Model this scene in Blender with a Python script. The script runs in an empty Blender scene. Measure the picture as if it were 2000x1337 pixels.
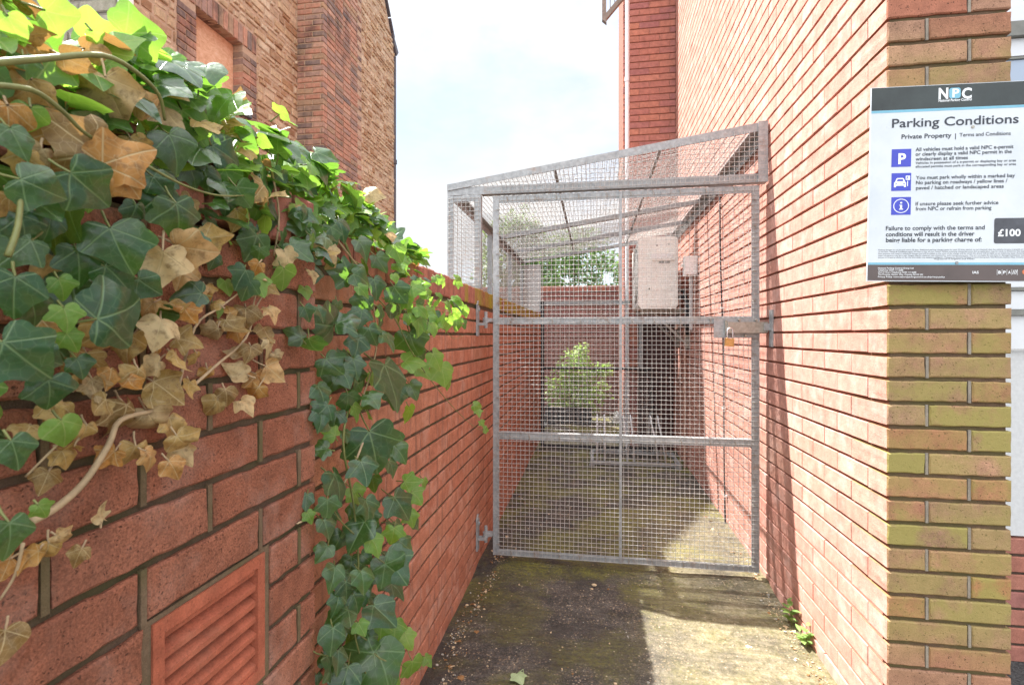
import bpy, bmesh, math, random
from mathutils import Vector, Matrix, noise as mnoise

random.seed(7)
R = random.Random(11)
V = Vector
Z = V((0, 0, 1))
rad = math.radians
scene = bpy.context.scene
C = scene.collection

# ------------------------------------------------------------------ camera
YAW = rad(9.03)
CAMH = 1.315
cam_d = bpy.data.cameras.new('camera')
cam_d.sensor_width = 36.0
cam_d.lens = 18.0
cam_d.shift_y = -0.0072
cam_d.clip_start = 0.02
cam_d.clip_end = 600
cam_d.dof.use_dof = True
cam_d.dof.focus_distance = 1.9
cam_d.dof.aperture_fstop = 11
cam = bpy.data.objects.new('camera', cam_d)
C.objects.link(cam)
cam.location = (0, 0, CAMH)
cam.rotation_euler = (rad(90), 0, YAW)
scene.camera = cam

# ------------------------------------------------------------------ light
TO_SUN = V((-0.56, 0.185, 1.0)).normalized()
sun_d = bpy.data.lights.new('sun', 'SUN')
sun_d.energy = 5.0
sun_d.angle = rad(0.55)
sun_d.color = (1.0, 0.965, 0.92)
sun = bpy.data.objects.new('sun', sun_d)
C.objects.link(sun)
sun.rotation_euler = TO_SUN.to_track_quat('Z', 'Y').to_euler()
sun.location = TO_SUN * 30

world = bpy.data.worlds.new('World')
scene.world = world
world.use_nodes = True
wt = world.node_tree
wt.nodes.clear()
w_out = wt.nodes.new('ShaderNodeOutputWorld')
w_sky = wt.nodes.new('ShaderNodeTexSky')
w_sky.sky_type = 'NISHITA'
w_sky.sun_disc = False
w_sky.sun_elevation = math.asin(TO_SUN.z)
w_sky.sun_rotation = math.atan2(TO_SUN.x, TO_SUN.y)
w_b1 = wt.nodes.new('ShaderNodeBackground')
w_b1.inputs[1].default_value = 0.10
wt.links.new(w_sky.outputs[0], w_b1.inputs[0])
w_b2 = wt.nodes.new('ShaderNodeBackground')       # bright thin summer cloud
w_b2.inputs[0].default_value = (0.97, 0.985, 1.0, 1)
w_b2.inputs[1].default_value = 0.4
w_tc = wt.nodes.new('ShaderNodeTexCoord')
w_n = wt.nodes.new('ShaderNodeTexNoise')
w_n.inputs['Scale'].default_value = 2.3
w_n.inputs['Detail'].default_value = 6
w_n.inputs['Roughness'].default_value = 0.55
w_map = wt.nodes.new('ShaderNodeMapping')
w_map.inputs['Scale'].default_value = (1, 1, 1.8)
w_map.inputs['Location'].default_value = (0.3, 0.75, 0.2)
wt.links.new(w_tc.outputs['Generated'], w_map.inputs[0])
wt.links.new(w_map.outputs[0], w_n.inputs['Vector'])
w_r = wt.nodes.new('ShaderNodeValToRGB')
w_r.color_ramp.elements[0].position = 0.27
w_r.color_ramp.elements[1].position = 0.54
wt.links.new(w_n.outputs[0], w_r.inputs[0])
w_sep = wt.nodes.new('ShaderNodeSeparateXYZ')        # cloud brightness raised towards the zenith, out of view, added for fill
wt.links.new(w_tc.outputs['Generated'], w_sep.inputs[0])
w_mr = wt.nodes.new('ShaderNodeMapRange')
w_mr.interpolation_type = 'SMOOTHSTEP'
w_mr.inputs[1].default_value = 0.42
w_mr.inputs[2].default_value = 0.95
w_mr.inputs[3].default_value = 0.335
w_mr.inputs[4].default_value = 1.2
wt.links.new(w_sep.outputs[2], w_mr.inputs[0])
w_m2 = wt.nodes.new('ShaderNodeMapRange')             # unseen sky behind the camera made brighter, added fill for shaded faces
w_m2.interpolation_type = 'SMOOTHSTEP'
w_m2.inputs[1].default_value = -0.05
w_m2.inputs[2].default_value = -0.85
w_m2.inputs[4].default_value = 0.55
wt.links.new(w_sep.outputs[1], w_m2.inputs[0])
w_add = wt.nodes.new('ShaderNodeMath')
w_add.operation = 'ADD'
wt.links.new(w_mr.outputs[0], w_add.inputs[0])
wt.links.new(w_m2.outputs[0], w_add.inputs[1])
wt.links.new(w_add.outputs[0], w_b2.inputs[1])
w_mix = wt.nodes.new('ShaderNodeMixShader')
wt.links.new(w_r.outputs[0], w_mix.inputs[0])
wt.links.new(w_b1.outputs[0], w_mix.inputs[1])
wt.links.new(w_b2.outputs[0], w_mix.inputs[2])
wt.links.new(w_mix.outputs[0], w_out.inputs[0])

scene.view_settings.view_transform = 'Standard'
scene.view_settings.look = 'None'
scene.view_settings.gamma = 1
scene.view_settings.exposure = 1.66
scene.cycles.max_bounces = 8
scene.cycles.transparent_max_bounces = 8

# ------------------------------------------------------------------ photo measurements -> metres
CS, SN = math.cos(YAW), math.sin(YAW)


def at_x(px, py, X):            # where a sight line meets the wall plane x = X
    p, q = (px - 1000) / 1000, (654 - py) / 1000
    d = X / (CS * p - SN)
    return V((X, (SN * p + CS) * d, CAMH + q * d)), d


def at_y(px, py, Y):
    p, q = (px - 1000) / 1000, (654 - py) / 1000
    d = Y / (SN * p + CS)
    return V(((CS * p - SN) * d, Y, CAMH + q * d)), d


# ------------------------------------------------------------------ mesh helpers
LOC = {}


class MB:
    def __init__(s):
        s.v, s.f, s.m, s.uv = [], [], [], []

    def vert(s, p, uv=(0, 0)):
        s.v.append((p[0], p[1], p[2]))
        s.uv.append(uv)
        return len(s.v) - 1

    def face(s, idx, m=0):
        s.f.append(tuple(idx))
        s.m.append(m)

    def hexa(s, P, m=0):                       # 8 corners: bottom 0-3, top 4-7
        i = [s.vert(p) for p in P]
        for q in ((3, 2, 1, 0), (4, 5, 6, 7), (0, 1, 5, 4), (1, 2, 6, 5), (2, 3, 7, 6), (3, 0, 4, 7)):
            s.face([i[k] for k in q], m)

    def box(s, a, b, m=0):
        x0, x1 = sorted((a[0], b[0])); y0, y1 = sorted((a[1], b[1])); z0, z1 = sorted((a[2], b[2]))
        s.hexa([(x0, y0, z0), (x1, y0, z0), (x1, y1, z0), (x0, y1, z0),
                (x0, y0, z1), (x1, y0, z1), (x1, y1, z1), (x0, y1, z1)], m)

    def bar(s, a, b, w, h, side=None, m=0):    # square bar from a to b; w along 'side', h across
        a, b = V(a), V(b)
        d = (b - a).normalized()
        side = V(side) if side else (V((1, 0, 0)) if abs(d.x) < .9 else V((0, 1, 0)))
        side = (side - d * side.dot(d)).normalized()
        up = d.cross(side)
        P = []
        for c in (a, b):
            for (i, j) in ((-1, -1), (1, -1), (1, 1), (-1, 1)):
                P.append(c + side * (w / 2 * i) + up * (h / 2 * j))
        s.hexa(P, m)

    def tube(s, pts, r0, r1=None, n=6, m=0, cap=True):
        pts = [V(p) for p in pts]
        r1 = r0 if r1 is None else r1
        rings = []
        prev = None
        for k, p in enumerate(pts):
            d = (pts[min(k + 1, len(pts) - 1)] - pts[max(k - 1, 0)]).normalized()
            if prev is None:
                prev = V((0, 0, 1)) if abs(d.z) < .9 else V((1, 0, 0))
            x = (prev - d * prev.dot(d)).normalized()
            prev = x
            y = d.cross(x)
            r = r0 + (r1 - r0) * k / max(1, len(pts) - 1)
            rings.append([s.vert(p + x * (r * math.cos(6.28318 * j / n)) + y * (r * math.sin(6.28318 * j / n))) for j in range(n)])
        for A, B in zip(rings, rings[1:]):
            for j in range(n):
                s.face((A[j], A[(j + 1) % n], B[(j + 1) % n], B[j]), m)
        if cap:
            s.face(rings[0][::-1], m)
            s.face(rings[-1], m)

    def prism(s, poly, d, m=0):                # polygon extruded by vector d
        d = V(d)
        A = [s.vert(p) for p in poly]
        B = [s.vert(V(p) + d) for p in poly]
        n = len(A)
        s.face(A[::-1], m)
        s.face(B, m)
        for j in range(n):
            s.face((A[j], A[(j + 1) % n], B[(j + 1) % n], B[j]), m)

    def build(s, name, mats, parent=None, base=None, smooth=False, fix=False):
        me = bpy.data.meshes.new(name)
        o = bpy.data.objects.new(name, me)
        C.objects.link(o)
        off = LOC[parent.name] if parent else V(base or (0, 0, 0))
        me.from_pydata([(x - off.x, y - off.y, z - off.z) for x, y, z in s.v], [], s.f)
        for mm in (mats if isinstance(mats, (list, tuple)) else [mats]):
            me.materials.append(mm)
        me.polygons.foreach_set('material_index', s.m)
        if any(u != (0, 0) for u in s.uv):
            ul = me.uv_layers.new(name='UVMap')
            for lp in me.loops:
                ul.data[lp.index].uv = s.uv[lp.vertex_index]
        if smooth:
            me.polygons.foreach_set('use_smooth', [True] * len(me.polygons))
        if fix:
            bm = bmesh.new(); bm.from_mesh(me)
            bmesh.ops.recalc_face_normals(bm, faces=bm.faces)
            bm.to_mesh(me); bm.free()
        me.update()
        if parent:
            o.parent = parent
        else:
            o.location = off
        LOC[o.name] = off
        return o


def tag(o, label, cat, group=None):
    o['label'] = label
    o['category'] = cat
    if group:
        o['group'] = group
    return o


def thing(name, loc, label, cat, group=None):
    o = bpy.data.objects.new(name, None)
    o.empty_display_size = .1
    C.objects.link(o)
    o.location = loc
    LOC[o.name] = V(loc)
    return tag(o, label, cat, group)


# ------------------------------------------------------------------ materials
class G:
    def __init__(s, name):
        s.mat = bpy.data.materials.new(name)
        s.mat.use_nodes = True
        s.t = s.mat.node_tree
        s.t.nodes.clear()
        s.out = s.t.nodes.new('ShaderNodeOutputMaterial')
        s.b = s.t.nodes.new('ShaderNodeBsdfPrincipled')
        s.t.links.new(s.b.outputs[0], s.out.inputs[0])
        s.geo = s.t.nodes.new('ShaderNodeNewGeometry')
        s.pos = s.geo.outputs['Position']
        s.rnd = s.geo.outputs['Random Per Island']

    def put(s, sock, v):
        if isinstance(v, bpy.types.NodeSocket):
            s.t.links.new(v, sock)
        elif isinstance(v, (tuple, list)) and sock.type == 'RGBA' and len(v) == 3:
            sock.default_value = (*v, 1)
        else:
            sock.default_value = v

    def set(s, **k):
        for n, v in k.items():
            s.put(s.b.inputs[n.replace('_', ' ')], v)
        return s

    def noise(s, scale, detail=3, rough=.5, vec=None, dist=0.0):
        n = s.t.nodes.new('ShaderNodeTexNoise')
        n.inputs['Scale'].default_value = scale
        n.inputs['Detail'].default_value = detail
        n.inputs['Roughness'].default_value = rough
        n.inputs['Distortion'].default_value = dist
        s.t.links.new(vec or s.pos, n.inputs['Vector'])
        return n.outputs[0]

    def vor(s, scale, feature='F1', out='Distance', vec=None):
        n = s.t.nodes.new('ShaderNodeTexVoronoi')
        n.feature = feature
        n.inputs['Scale'].default_value = scale
        s.t.links.new(vec or s.pos, n.inputs['Vector'])
        return n.outputs[out]

    def scaled(s, x, y, z):
        n = s.t.nodes.new('ShaderNodeMapping')
        n.inputs['Scale'].default_value = (x, y, z)
        s.t.links.new(s.pos, n.inputs[0])
        return n.outputs[0]

    def ramp(s, fac, *stops):
        n = s.t.nodes.new('ShaderNodeValToRGB')
        e = n.color_ramp.elements
        while len(e) < len(stops):
            e.new(.5)
        for k, (p, c) in enumerate(stops):
            e[k].position = p
            e[k].color = (*c, 1) if isinstance(c, (tuple, list)) else (c, c, c, 1)
        s.put(n.inputs[0], fac)
        return n.outputs[0]

    def mix(s, fac, a, b, blend='MIX'):
        n = s.t.nodes.new('ShaderNodeMix')
        n.data_type = 'RGBA'
        n.blend_type = blend
        s.put(n.inputs[0], fac); s.put(n.inputs[6], a); s.put(n.inputs[7], b)
        return n.outputs[2]

    def math(s, op, a, b=0.0, clamp=False):
        n = s.t.nodes.new('ShaderNodeMath')
        n.operation = op
        n.use_clamp = clamp
        s.put(n.inputs[0], a); s.put(n.inputs[1], b)
        return n.outputs[0]

    def xyz(s, vec=None):
        n = s.t.nodes.new('ShaderNodeSeparateXYZ')
        s.t.links.new(vec or s.pos, n.inputs[0])
        return n.outputs

    def bump(s, h, strength=.5, dist=.002, prev=None):
        n = s.t.nodes.new('ShaderNodeBump')
        n.inputs['Strength'].default_value = strength
        n.inputs['Distance'].default_value = dist
        s.put(n.inputs['Height'], h)
        if prev:
            s.t.links.new(prev, n.inputs['Normal'])
        s.put(s.b.inputs['Normal'], n.outputs[0])
        return n.outputs[0]


def smooth_range(g, v, a, b):
    n = g.t.nodes.new('ShaderNodeMapRange')
    n.interpolation_type = 'SMOOTHSTEP'
    g.put(n.inputs[0], v)
    n.inputs[1].default_value = a
    n.inputs[2].default_value = b
    return n.outputs[0]


def brick_material(name, cols, pits=.5, algae=None, bloom=0.0, streak=0.0, soot=None, green=(.30, .26, .06), grain=1.0, bl_col=(.62, .5, .43), pscale=150):
    g = G(name)
    k = len(cols)
    c = g.ramp(g.rnd, *[(i / max(1, k - 1), col) for i, col in enumerate(cols)])
    mott = g.noise(22, 4, .6)
    c = g.mix(.55, c, g.ramp(mott, (.3, .55), (.7, 1.25)), 'MULTIPLY')
    fine = g.noise(330, 3, .7)
    c = g.mix(min(1, .5 * grain), c, g.ramp(fine, (.3, .55), (.72, 1.35)), 'MULTIPLY')
    wob = g.t.nodes.new('ShaderNodeVectorMath')
    wob.operation = 'MULTIPLY_ADD'
    nn_ = g.t.nodes.new('ShaderNodeTexNoise')
    nn_.inputs['Scale'].default_value = 160
    g.t.links.new(g.pos, nn_.inputs['Vector'])
    g.put(wob.inputs[0], nn_.outputs[1])
    wob.inputs[1].default_value = (.010, .010, .010)
    g.put(wob.inputs[2], g.pos)
    spk = g.vor(pscale, 'F1', 'Distance', wob.outputs[0])
    pm = g.math('MULTIPLY', g.ramp(spk, (.14, 1.0), (.27, 0.0)), g.ramp(g.noise(48, 2), (.42, 0.0), (.56, 1.0)))
    c = g.mix(g.math('MULTIPLY', pm, pits), c, (.06, .03, .02))
    if bloom:
        bl = g.ramp(g.noise(9, 4, .65), (.5, 0.0), (.72, 1.0))
        c = g.mix(g.math('MULTIPLY', bl, bloom), c, bl_col)
    if streak:
        st = g.ramp(g.noise(1, 4, .6, g.scaled(26, 26, 1.6)), (.54, 0.0), (.68, 1.0))
        c = g.mix(g.math('MULTIPLY', st, streak), c, (.10, .06, .05))
    if algae:
        z = g.xyz()[2]
        zm = g.math('MULTIPLY', smooth_range(g, z, algae[0], algae[0] + .25), g.math('SUBTRACT', 1.0, smooth_range(g, z, algae[1] - .25, algae[1])))
        am = g.math('MULTIPLY', g.math('MULTIPLY', g.ramp(g.noise(8, 5, .65), (.32, 0.0), (.57, 1.0)), g.math('ADD', .5, g.math('MULTIPLY', g.math('FRACT', g.math('MULTIPLY', g.rnd, 7.31)), .75))), zm, True)
        c = g.mix(g.math('MULTIPLY', am, algae[2]), c, green)
    if soot:
        sm = g.ramp(g.noise(1, 5, .65, g.scaled(3, 3, 1.2)), (.5, 0.0), (.66, 1.0))
        c = g.mix(g.math('MULTIPLY', sm, soot), c, (.06, .05, .05))
    g.set(Base_Color=c, Roughness=.92)
    g.b.inputs['Specular IOR Level'].default_value = .25
    b1 = g.bump(g.noise(90, 4, .65), .35 * grain, .004)
    h2 = g.math('SUBTRACT', g.math('MULTIPLY', fine, .7), g.math('MULTIPLY', pm, .8))
    g.bump(h2, .55 * grain, .0016, b1)
    return g.mat


def mortar_material(name, a, b, moss=None):
    g = G(name)
    c = g.ramp(g.noise(30, 5, .65), (.3, a), (.7, b))
    c = g.mix(.4, c, g.ramp(g.noise(500, 2), (.3, .5), (.7, 1.4)), 'MULTIPLY')
    if moss:
        c = g.mix(g.math('MULTIPLY', g.ramp(g.noise(7, 4), (.42, 0.0), (.62, 1.0)), .75), c, moss)
    g.set(Base_Color=c, Roughness=.95)
    g.bump(g.noise(260, 4, .7), .8, .003)
    return g.mat


M = {}
M['brick_sun'] = brick_material('pink red sunlit brick', [(.52, .245, .188), (.57, .285, .222), (.53, .255, .196), (.59, .315, .248), (.54, .265, .206)], pits=.4, bloom=.38, algae=(.45, 1.05, .10), streak=.10, green=(.56, .52, .34), bl_col=(.74, .56, .51))  # paler copy of the building's brick, sunlight put into the colour
M['brick_pier'] = brick_material('weathered pier brick', [(.33, .15, .09), (.42, .215, .14), (.30, .175, .115), (.46, .25, .165), (.40, .145, .09), (.36, .21, .15)], pits=1.0, pscale=120, grain=1.5, algae=(.22, 2.3, .85), streak=.12, green=(.30, .265, .08))
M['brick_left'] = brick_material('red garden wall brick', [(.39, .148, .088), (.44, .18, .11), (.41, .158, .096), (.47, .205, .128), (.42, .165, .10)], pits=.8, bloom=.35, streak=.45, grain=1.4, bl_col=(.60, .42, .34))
M['brick_near'] = brick_material('shade darkened red pier brick', [(.27, .10, .058), (.31, .12, .072), (.285, .106, .062), (.34, .14, .086), (.295, .11, .066)], pits=.8, pscale=180, bloom=.16, streak=.18, grain=2.0)  # garden wall brick darkened for light falling off towards the near end
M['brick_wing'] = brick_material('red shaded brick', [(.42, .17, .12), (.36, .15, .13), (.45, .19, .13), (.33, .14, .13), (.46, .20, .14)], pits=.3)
M['brick_back'] = brick_material('plum back wall brick', [(.24, .11, .10), (.30, .14, .12), (.27, .12, .11), (.33, .15, .13)], pits=.3)
M['brick_old'] = brick_material('old house brick', [(.46, .22, .15), (.54, .28, .19), (.50, .25, .17), (.36, .23, .19), (.58, .34, .24), (.22, .165, .15), (.48, .30, .18)], pits=.3, soot=.8, bloom=.25, bl_col=(.58, .40, .30))
M['stone'] = brick_material('ochre rubble stone', [(.58, .38, .22), (.68, .49, .32), (.61, .42, .25), (.42, .22, .11), (.72, .55, .38), (.63, .43, .27), (.36, .19, .10)], pits=.2, bloom=.3, soot=.14, bl_col=(.70, .55, .40), grain=2.2)
M['stone_grey'] = brick_material('grey rubble stone', [(.34, .30, .24), (.42, .37, .30), (.30, .27, .22), (.45, .40, .32)], pits=.3, bloom=.2, algae=(0, 9, .25), green=(.22, .22, .10), grain=2.2)
M['coping'] = brick_material('coping brick', [(.34, .13, .09), (.40, .16, .11), (.36, .14, .10), (.29, .12, .10)], pits=.5, streak=.45)
M['coping_moss'] = brick_material('mossy coping brick', [(.34, .15, .09), (.38, .17, .10)], pits=.4, algae=(-1, 9, 1.0), green=(.30, .26, .03))
M['mortar_dark'] = mortar_material('dark raked mortar', (.055, .035, .025), (.10, .065, .045))
M['mortar_red'] = mortar_material('warm raked mortar', (.20, .085, .055), (.28, .125, .08))
M['perp_near'] = mortar_material('mossy brown perpend', (.125, .08, .045), (.20, .14, .085), (.11, .095, .035))
M['perp_left'] = mortar_material('red tinted wall perpend', (.30, .13, .09), (.40, .20, .145))
M['perp_sun'] = mortar_material('pink tinted perpend', (.44, .19, .135), (.52, .235, .17))
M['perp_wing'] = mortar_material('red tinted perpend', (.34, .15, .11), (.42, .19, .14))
M['mortar_pier'] = mortar_material('brown raked mortar', (.10, .06, .035), (.16, .10, .06), (.10, .085, .03))
M['mortar_moss'] = mortar_material('mossy mortar', (.075, .045, .028), (.125, .08, .05), (.06, .058, .018))
M['mortar_pale'] = mortar_material('pale perpend mortar', (.20, .155, .11), (.30, .24, .18), (.17, .145, .06))
M['mortar_lime'] = mortar_material('lime mortar', (.44, .29, .19), (.56, .39, .27))
M['mortar_grey'] = mortar_material('grey mortar', (.22, .19, .155), (.32, .28, .23))


def plain(name, col, rough=.6, metal=0.0, var=.15, scale=30, bump=.0, spec=.5):
    g = G(name)
    c = g.mix(1.0, col, g.ramp(g.noise(scale, 4, .6), (.25, 1 - var), (.75, 1 + var)), 'MULTIPLY')
    g.set(Base_Color=c, Roughness=rough, Metallic=metal)
    g.b.inputs['Specular IOR Level'].default_value = spec
    if bump:
        g.bump(g.noise(scale * 4, 4, .6), bump, .002)
    return g.mat


def galv(name, a, b, metal=.55, rust=0.0):
    g = G(name)
    c = g.ramp(g.noise(45, 5, .65), (.3, a), (.7, b))
    c = g.mix(.5, c, g.ramp(g.vor(90, 'F1', 'Color'), (.2, .8), (.8, 1.12)), 'MULTIPLY')
    if rust:
        rm = g.ramp(g.noise(14, 5, .7), (.56, 0.0), (.70, 1.0))
        c = g.mix(g.math('MULTIPLY', rm, rust), c, (.28, .13, .05))
    g.set(Base_Color=c, Roughness=.52, Metallic=metal)
    g.bump(g.noise(120, 3), .15, .001)
    return g.mat


M['galv'] = galv('galvanised steel', (.25, .262, .27), (.39, .405, .41), .25, .35)
M['wire'] = galv('galvanised wire', (.35, .35, .34), (.52, .51, .485), .2, .5)
M['rusty'] = galv('stained steel', (.26, .23, .19), (.40, .37, .32), .35, .7)
M['bright'] = galv('bright galvanised tube', (.55, .57, .60), (.72, .74, .76), .1, .1)
M['maroon'] = plain('dark maroon shade panel', (.050, .014, .012), .55, 0, .25, 20, .1)
M['brass'] = plain('brass padlock body', (.50, .29, .10), .4, .6, .25, 60)
M['chrome'] = plain('bright shackle', (.75, .77, .80), .2, .95, .05)
M['vent'] = brick_material('terracotta vent', [(.40, .118, .066), (.40, .118, .066)], pits=.35, bloom=.25, streak=.3, bl_col=(.42, .24, .16))
M['white_upvc'] = plain('white upvc', (.70, .72, .75), .35, 0, .05, 12)
M['white_board'] = plain('white rendered board', (.60, .605, .61), .7, 0, .10, 60, .35)
M['grey_bar'] = plain('grey weather bar', (.20, .20, .18), .6, 0, .2, 30)
M['ac'] = plain('aged white casing', (.84, .825, .78), .5, 0, .10, 12)
M['ac_dark'] = plain('dark grille', (.03, .03, .03), .6)
M['ac_label'] = plain('white label', (.8, .8, .8), .4, 0, .03)
M['lead'] = plain('lead grey sill', (.10, .10, .11), .6, 0, .2, 20, .2)
M['black'] = plain('black plastic', (.02, .02, .024), .5)
M['jug'] = plain('white plastic', (.75, .76, .74), .4, 0, .05)
M['pipe'] = plain('old copper pipe', (.58, .36, .27), .5, .2, .25, 40)
M['steel_brown'] = plain('weathered brown steel', (.22, .18, .15), .6, .2, .25, 30)
M['slate'] = plain('slate', (.09, .08, .09), .6, 0, .25, 20)
M['sheet'] = plain('pale grey sheet', (.46, .46, .46), .55, 0, .08, 15)
M['pebble'] = plain('pale chips', (.55, .42, .26), .9, 0, .5, 60)
M['stem'] = plain('green stem', (.16, .17, .05), .55, 0, .25, 60)
M['stem_pale'] = plain('woody stem', (.40, .29, .17), .8, 0, .3, 60, .4)
M['bark'] = plain('bark', (.16, .12, .08), .9, 0, .4, 30, .5)


def glass():
    g = G('window glass')
    g.set(Base_Color=(.30, .38, .50), Roughness=.08)
    g.b.inputs['Specular IOR Level'].default_value = 1.0
    return g.mat


M['glass'] = glass()


def osb():
    g = G('orange chipboard')
    w = g.scaled(3, 3, 6)
    c = g.ramp(g.noise(4, 6, .75, w, 1.2), (.3, (.58, .28, .15)), (.55, (.76, .46, .29)), (.75, (.82, .60, .45)))
    g.set(Base_Color=c, Roughness=.85)
    return g.mat


M['osb'] = osb()


def ground_mat():
    g = G('worn alley concrete')
    x, y, z = g.xyz()
    c = g.ramp(g.noise(5, 6, .7), (.32, (.040, .035, .031)), (.5, (.075, .065, .056)), (.68, (.135, .117, .098)))
    # exposed aggregate
    peb = g.vor(82, 'F1', 'Color')
    pebd = g.vor(82, 'F1')
    pc = g.ramp(peb, (.1, (.05, .038, .028)), (.45, (.15, .11, .075)), (.75, (.27, .20, .13)), (.95, (.50, .42, .31)))
    pm = g.math('MULTIPLY', g.ramp(pebd, (.30, 1.0), (.48, 0.0)), g.ramp(g.noise(11, 4), (.36, .1), (.60, 1.0)))
    c = g.mix(g.math('MULTIPLY', pm, .95), c, pc)
    peb2 = g.vor(210, 'F1', 'Color')
    c = g.mix(.8, c, g.ramp(peb2, (.1, .3), (.55, .95), (.9, 1.7)), 'MULTIPLY')
    fl_ = g.math('MULTIPLY', g.ramp(g.vor(58, 'F1', 'Color'), (.80, 0.0), (.84, 1.0)), g.ramp(g.vor(58, 'F1'), (.18, 1.0), (.26, 0.0)))
    grit = g.mix(g.rnd, (.46, .38, .27), (.46, .38, .27))
    # damp dark stains, most of them towards the garden wall
    wet = g.math('MULTIPLY', g.ramp(g.noise(2.2, 6, .65), (.44, 0.0), (.54, 1.0)), g.math('SUBTRACT', 1.0, smooth_range(g, x, -.1, .55)), True)
    edge = g.math('SUBTRACT', 1.0, smooth_range(g, g.math('ADD', x, g.math('MULTIPLY', g.noise(6, 4), .34)), -.46, -.34))
    wet = g.math('MAXIMUM', wet, g.math('MULTIPLY', edge, .95))
    c = g.mix(g.math('MULTIPLY', wet, .78), c, (.035, .028, .022))
    # moss
    mo = g.ramp(g.noise(2.2, 5, .65, None, .3), (.44, 0.0), (.58, 1.0))
    mo2 = g.math('MULTIPLY', mo, g.ramp(g.noise(70, 3), (.35, .25), (.6, 1.0)))
    inside = smooth_range(g, y, 2.3, 3.1)
    mo2 = g.math('MULTIPLY', mo2, g.math('ADD', .40, g.math('MULTIPLY', inside, .5)))
    c = g.mix(mo2, c, (.19, .18, .025))
    sun_patch = g.math('MULTIPLY', smooth_range(g, x, .1, .45), g.ramp(g.noise(5, 5, .65), (.3, .25), (.6, 1.0)))  # sunlight put into the colour: paler ground along the sunlit right side
    sun_patch = g.math('MULTIPLY', sun_patch, g.math('SUBTRACT', 1.0, smooth_range(g, y, 3.4, 4.6)))
    c = g.mix(g.math('MULTIPLY', sun_patch, .55), c, g.ramp(g.noise(38, 5, .75), (.32, (.13, .115, .04)), (.5, (.29, .25, .13)), (.68, (.42, .37, .25))))
    c = g.mix(g.math('MULTIPLY', fl_, .85), c, grit)
    c = g.mix(.5, c, g.ramp(g.noise(1, 4, .6, g.scaled(5, 42, 1)), (.35, .62), (.62, 1.25)), 'MULTIPLY')
    g.set(Base_Color=c, Roughness=g.mix(wet, (.92,) * 3, (.55,) * 3))
    rg = g.noise(1, 4, .6, g.scaled(5, 42, 1))
    b0 = g.bump(rg, .7, .014)
    b = g.bump(g.noise(34, 6, .75), .85, .012, b0)
    g.bump(g.math('SUBTRACT', 1.0, pebd), .5, .004, b)
    return g.mat


M['path'] = ground_mat()


def asphalt():
    g = G('asphalt ground')
    c = g.ramp(g.vor(160, 'F1', 'Color'), (.2, (.03, .03, .03)), (.8, (.09, .09, .09)))
    g.set(Base_Color=c, Roughness=.9)
    g.bump(g.noise(150, 4), .7, .006)
    return g.mat


M['asphalt'] = asphalt()


def leaf_mat(name, cols, vein, trans, tw, rough=.38, spots=None, spec=.5, edge=None):
    g = G(name)
    uvn = g.t.nodes.new('ShaderNodeUVMap')
    uvn.uv_map = 'UVMap'
    u, v, _ = g.xyz(uvn.outputs[0])
    ax = g.math('ABSOLUTE', u)
    vm = None
    for deg, w in ((0, .016), (56, .014), (112, .012)):
        a = rad(deg)
        cr = g.math('ABSOLUTE', g.math('SUBTRACT', g.math('MULTIPLY', ax, math.cos(a)), g.math('MULTIPLY', v, math.sin(a))))
        dt = g.math('ADD', g.math('MULTIPLY', ax, math.sin(a)), g.math('MULTIPLY', v, math.cos(a)))
        m = g.math('MULTIPLY', g.math('SUBTRACT', 1.0, smooth_range(g, cr, w * .4, w * 1.6)), g.math('GREATER_THAN', dt, 0.0))
        vm = m if vm is None else g.math('MAXIMUM', vm, m)
    off = g.t.nodes.new('ShaderNodeVectorMath')
    off.operation = 'ADD'
    g.put(off.inputs[0], uvn.outputs[0])
    cmb = g.t.nodes.new('ShaderNodeCombineXYZ')
    g.put(cmb.inputs[2], g.math('MULTIPLY', g.rnd, 40.0))
    g.put(off.inputs[1], cmb.outputs[0])
    net = g.ramp(g.vor(5.5, 'DISTANCE_TO_EDGE', 'Distance', off.outputs[0]), (.0, 1.0), (.045, 0.0))
    main = vm
    vm = g.math('MAXIMUM', vm, g.math('MULTIPLY', net, .55))
    k = len(cols)
    c = g.ramp(g.rnd, *[(i / max(1, k - 1), col) for i, col in enumerate(cols)])
    c = g.mix(.5, c, g.ramp(g.noise(3.5, 4, .6, off.outputs[0]), (.3, .65), (.7, 1.3)), 'MULTIPLY')
    if spots:
        sm = g.ramp(g.noise(4, 5, .7, off.outputs[0]), (.5, 0.0), (.66, 1.0))
        c = g.mix(g.math('MULTIPLY', sm, .7), c, spots)
    c = g.mix(g.math('MULTIPLY', vm, .75), c, vein)
    g.set(Base_Color=c, Roughness=rough)
    g.b.inputs['Specular IOR Level'].default_value = spec
    g.b.inputs['Coat Weight'].default_value = .14 if spec > .6 else .0
    g.b.inputs['Coat Roughness'].default_value = .12
    g.bump(g.math('SUBTRACT', g.noise(4, 1, .5, off.outputs[0]), g.math('MULTIPLY', main, .5)), .35, .003)
    tr = g.t.nodes.new('ShaderNodeBsdfTranslucent')
    g.put(tr.inputs[0], g.mix(.45, trans, g.ramp(g.rnd, (0, .7), (1, 1.25)), 'MULTIPLY'))
    mx = g.t.nodes.new('ShaderNodeMixShader')
    mx.inputs[0].default_value = tw
    g.t.links.new(g.b.outputs[0], mx.inputs[1])
    g.t.links.new(tr.outputs[0], mx.inputs[2])
    g.t.links.new(mx.outputs[0], g.out.inputs[0])
    return g.mat


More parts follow.
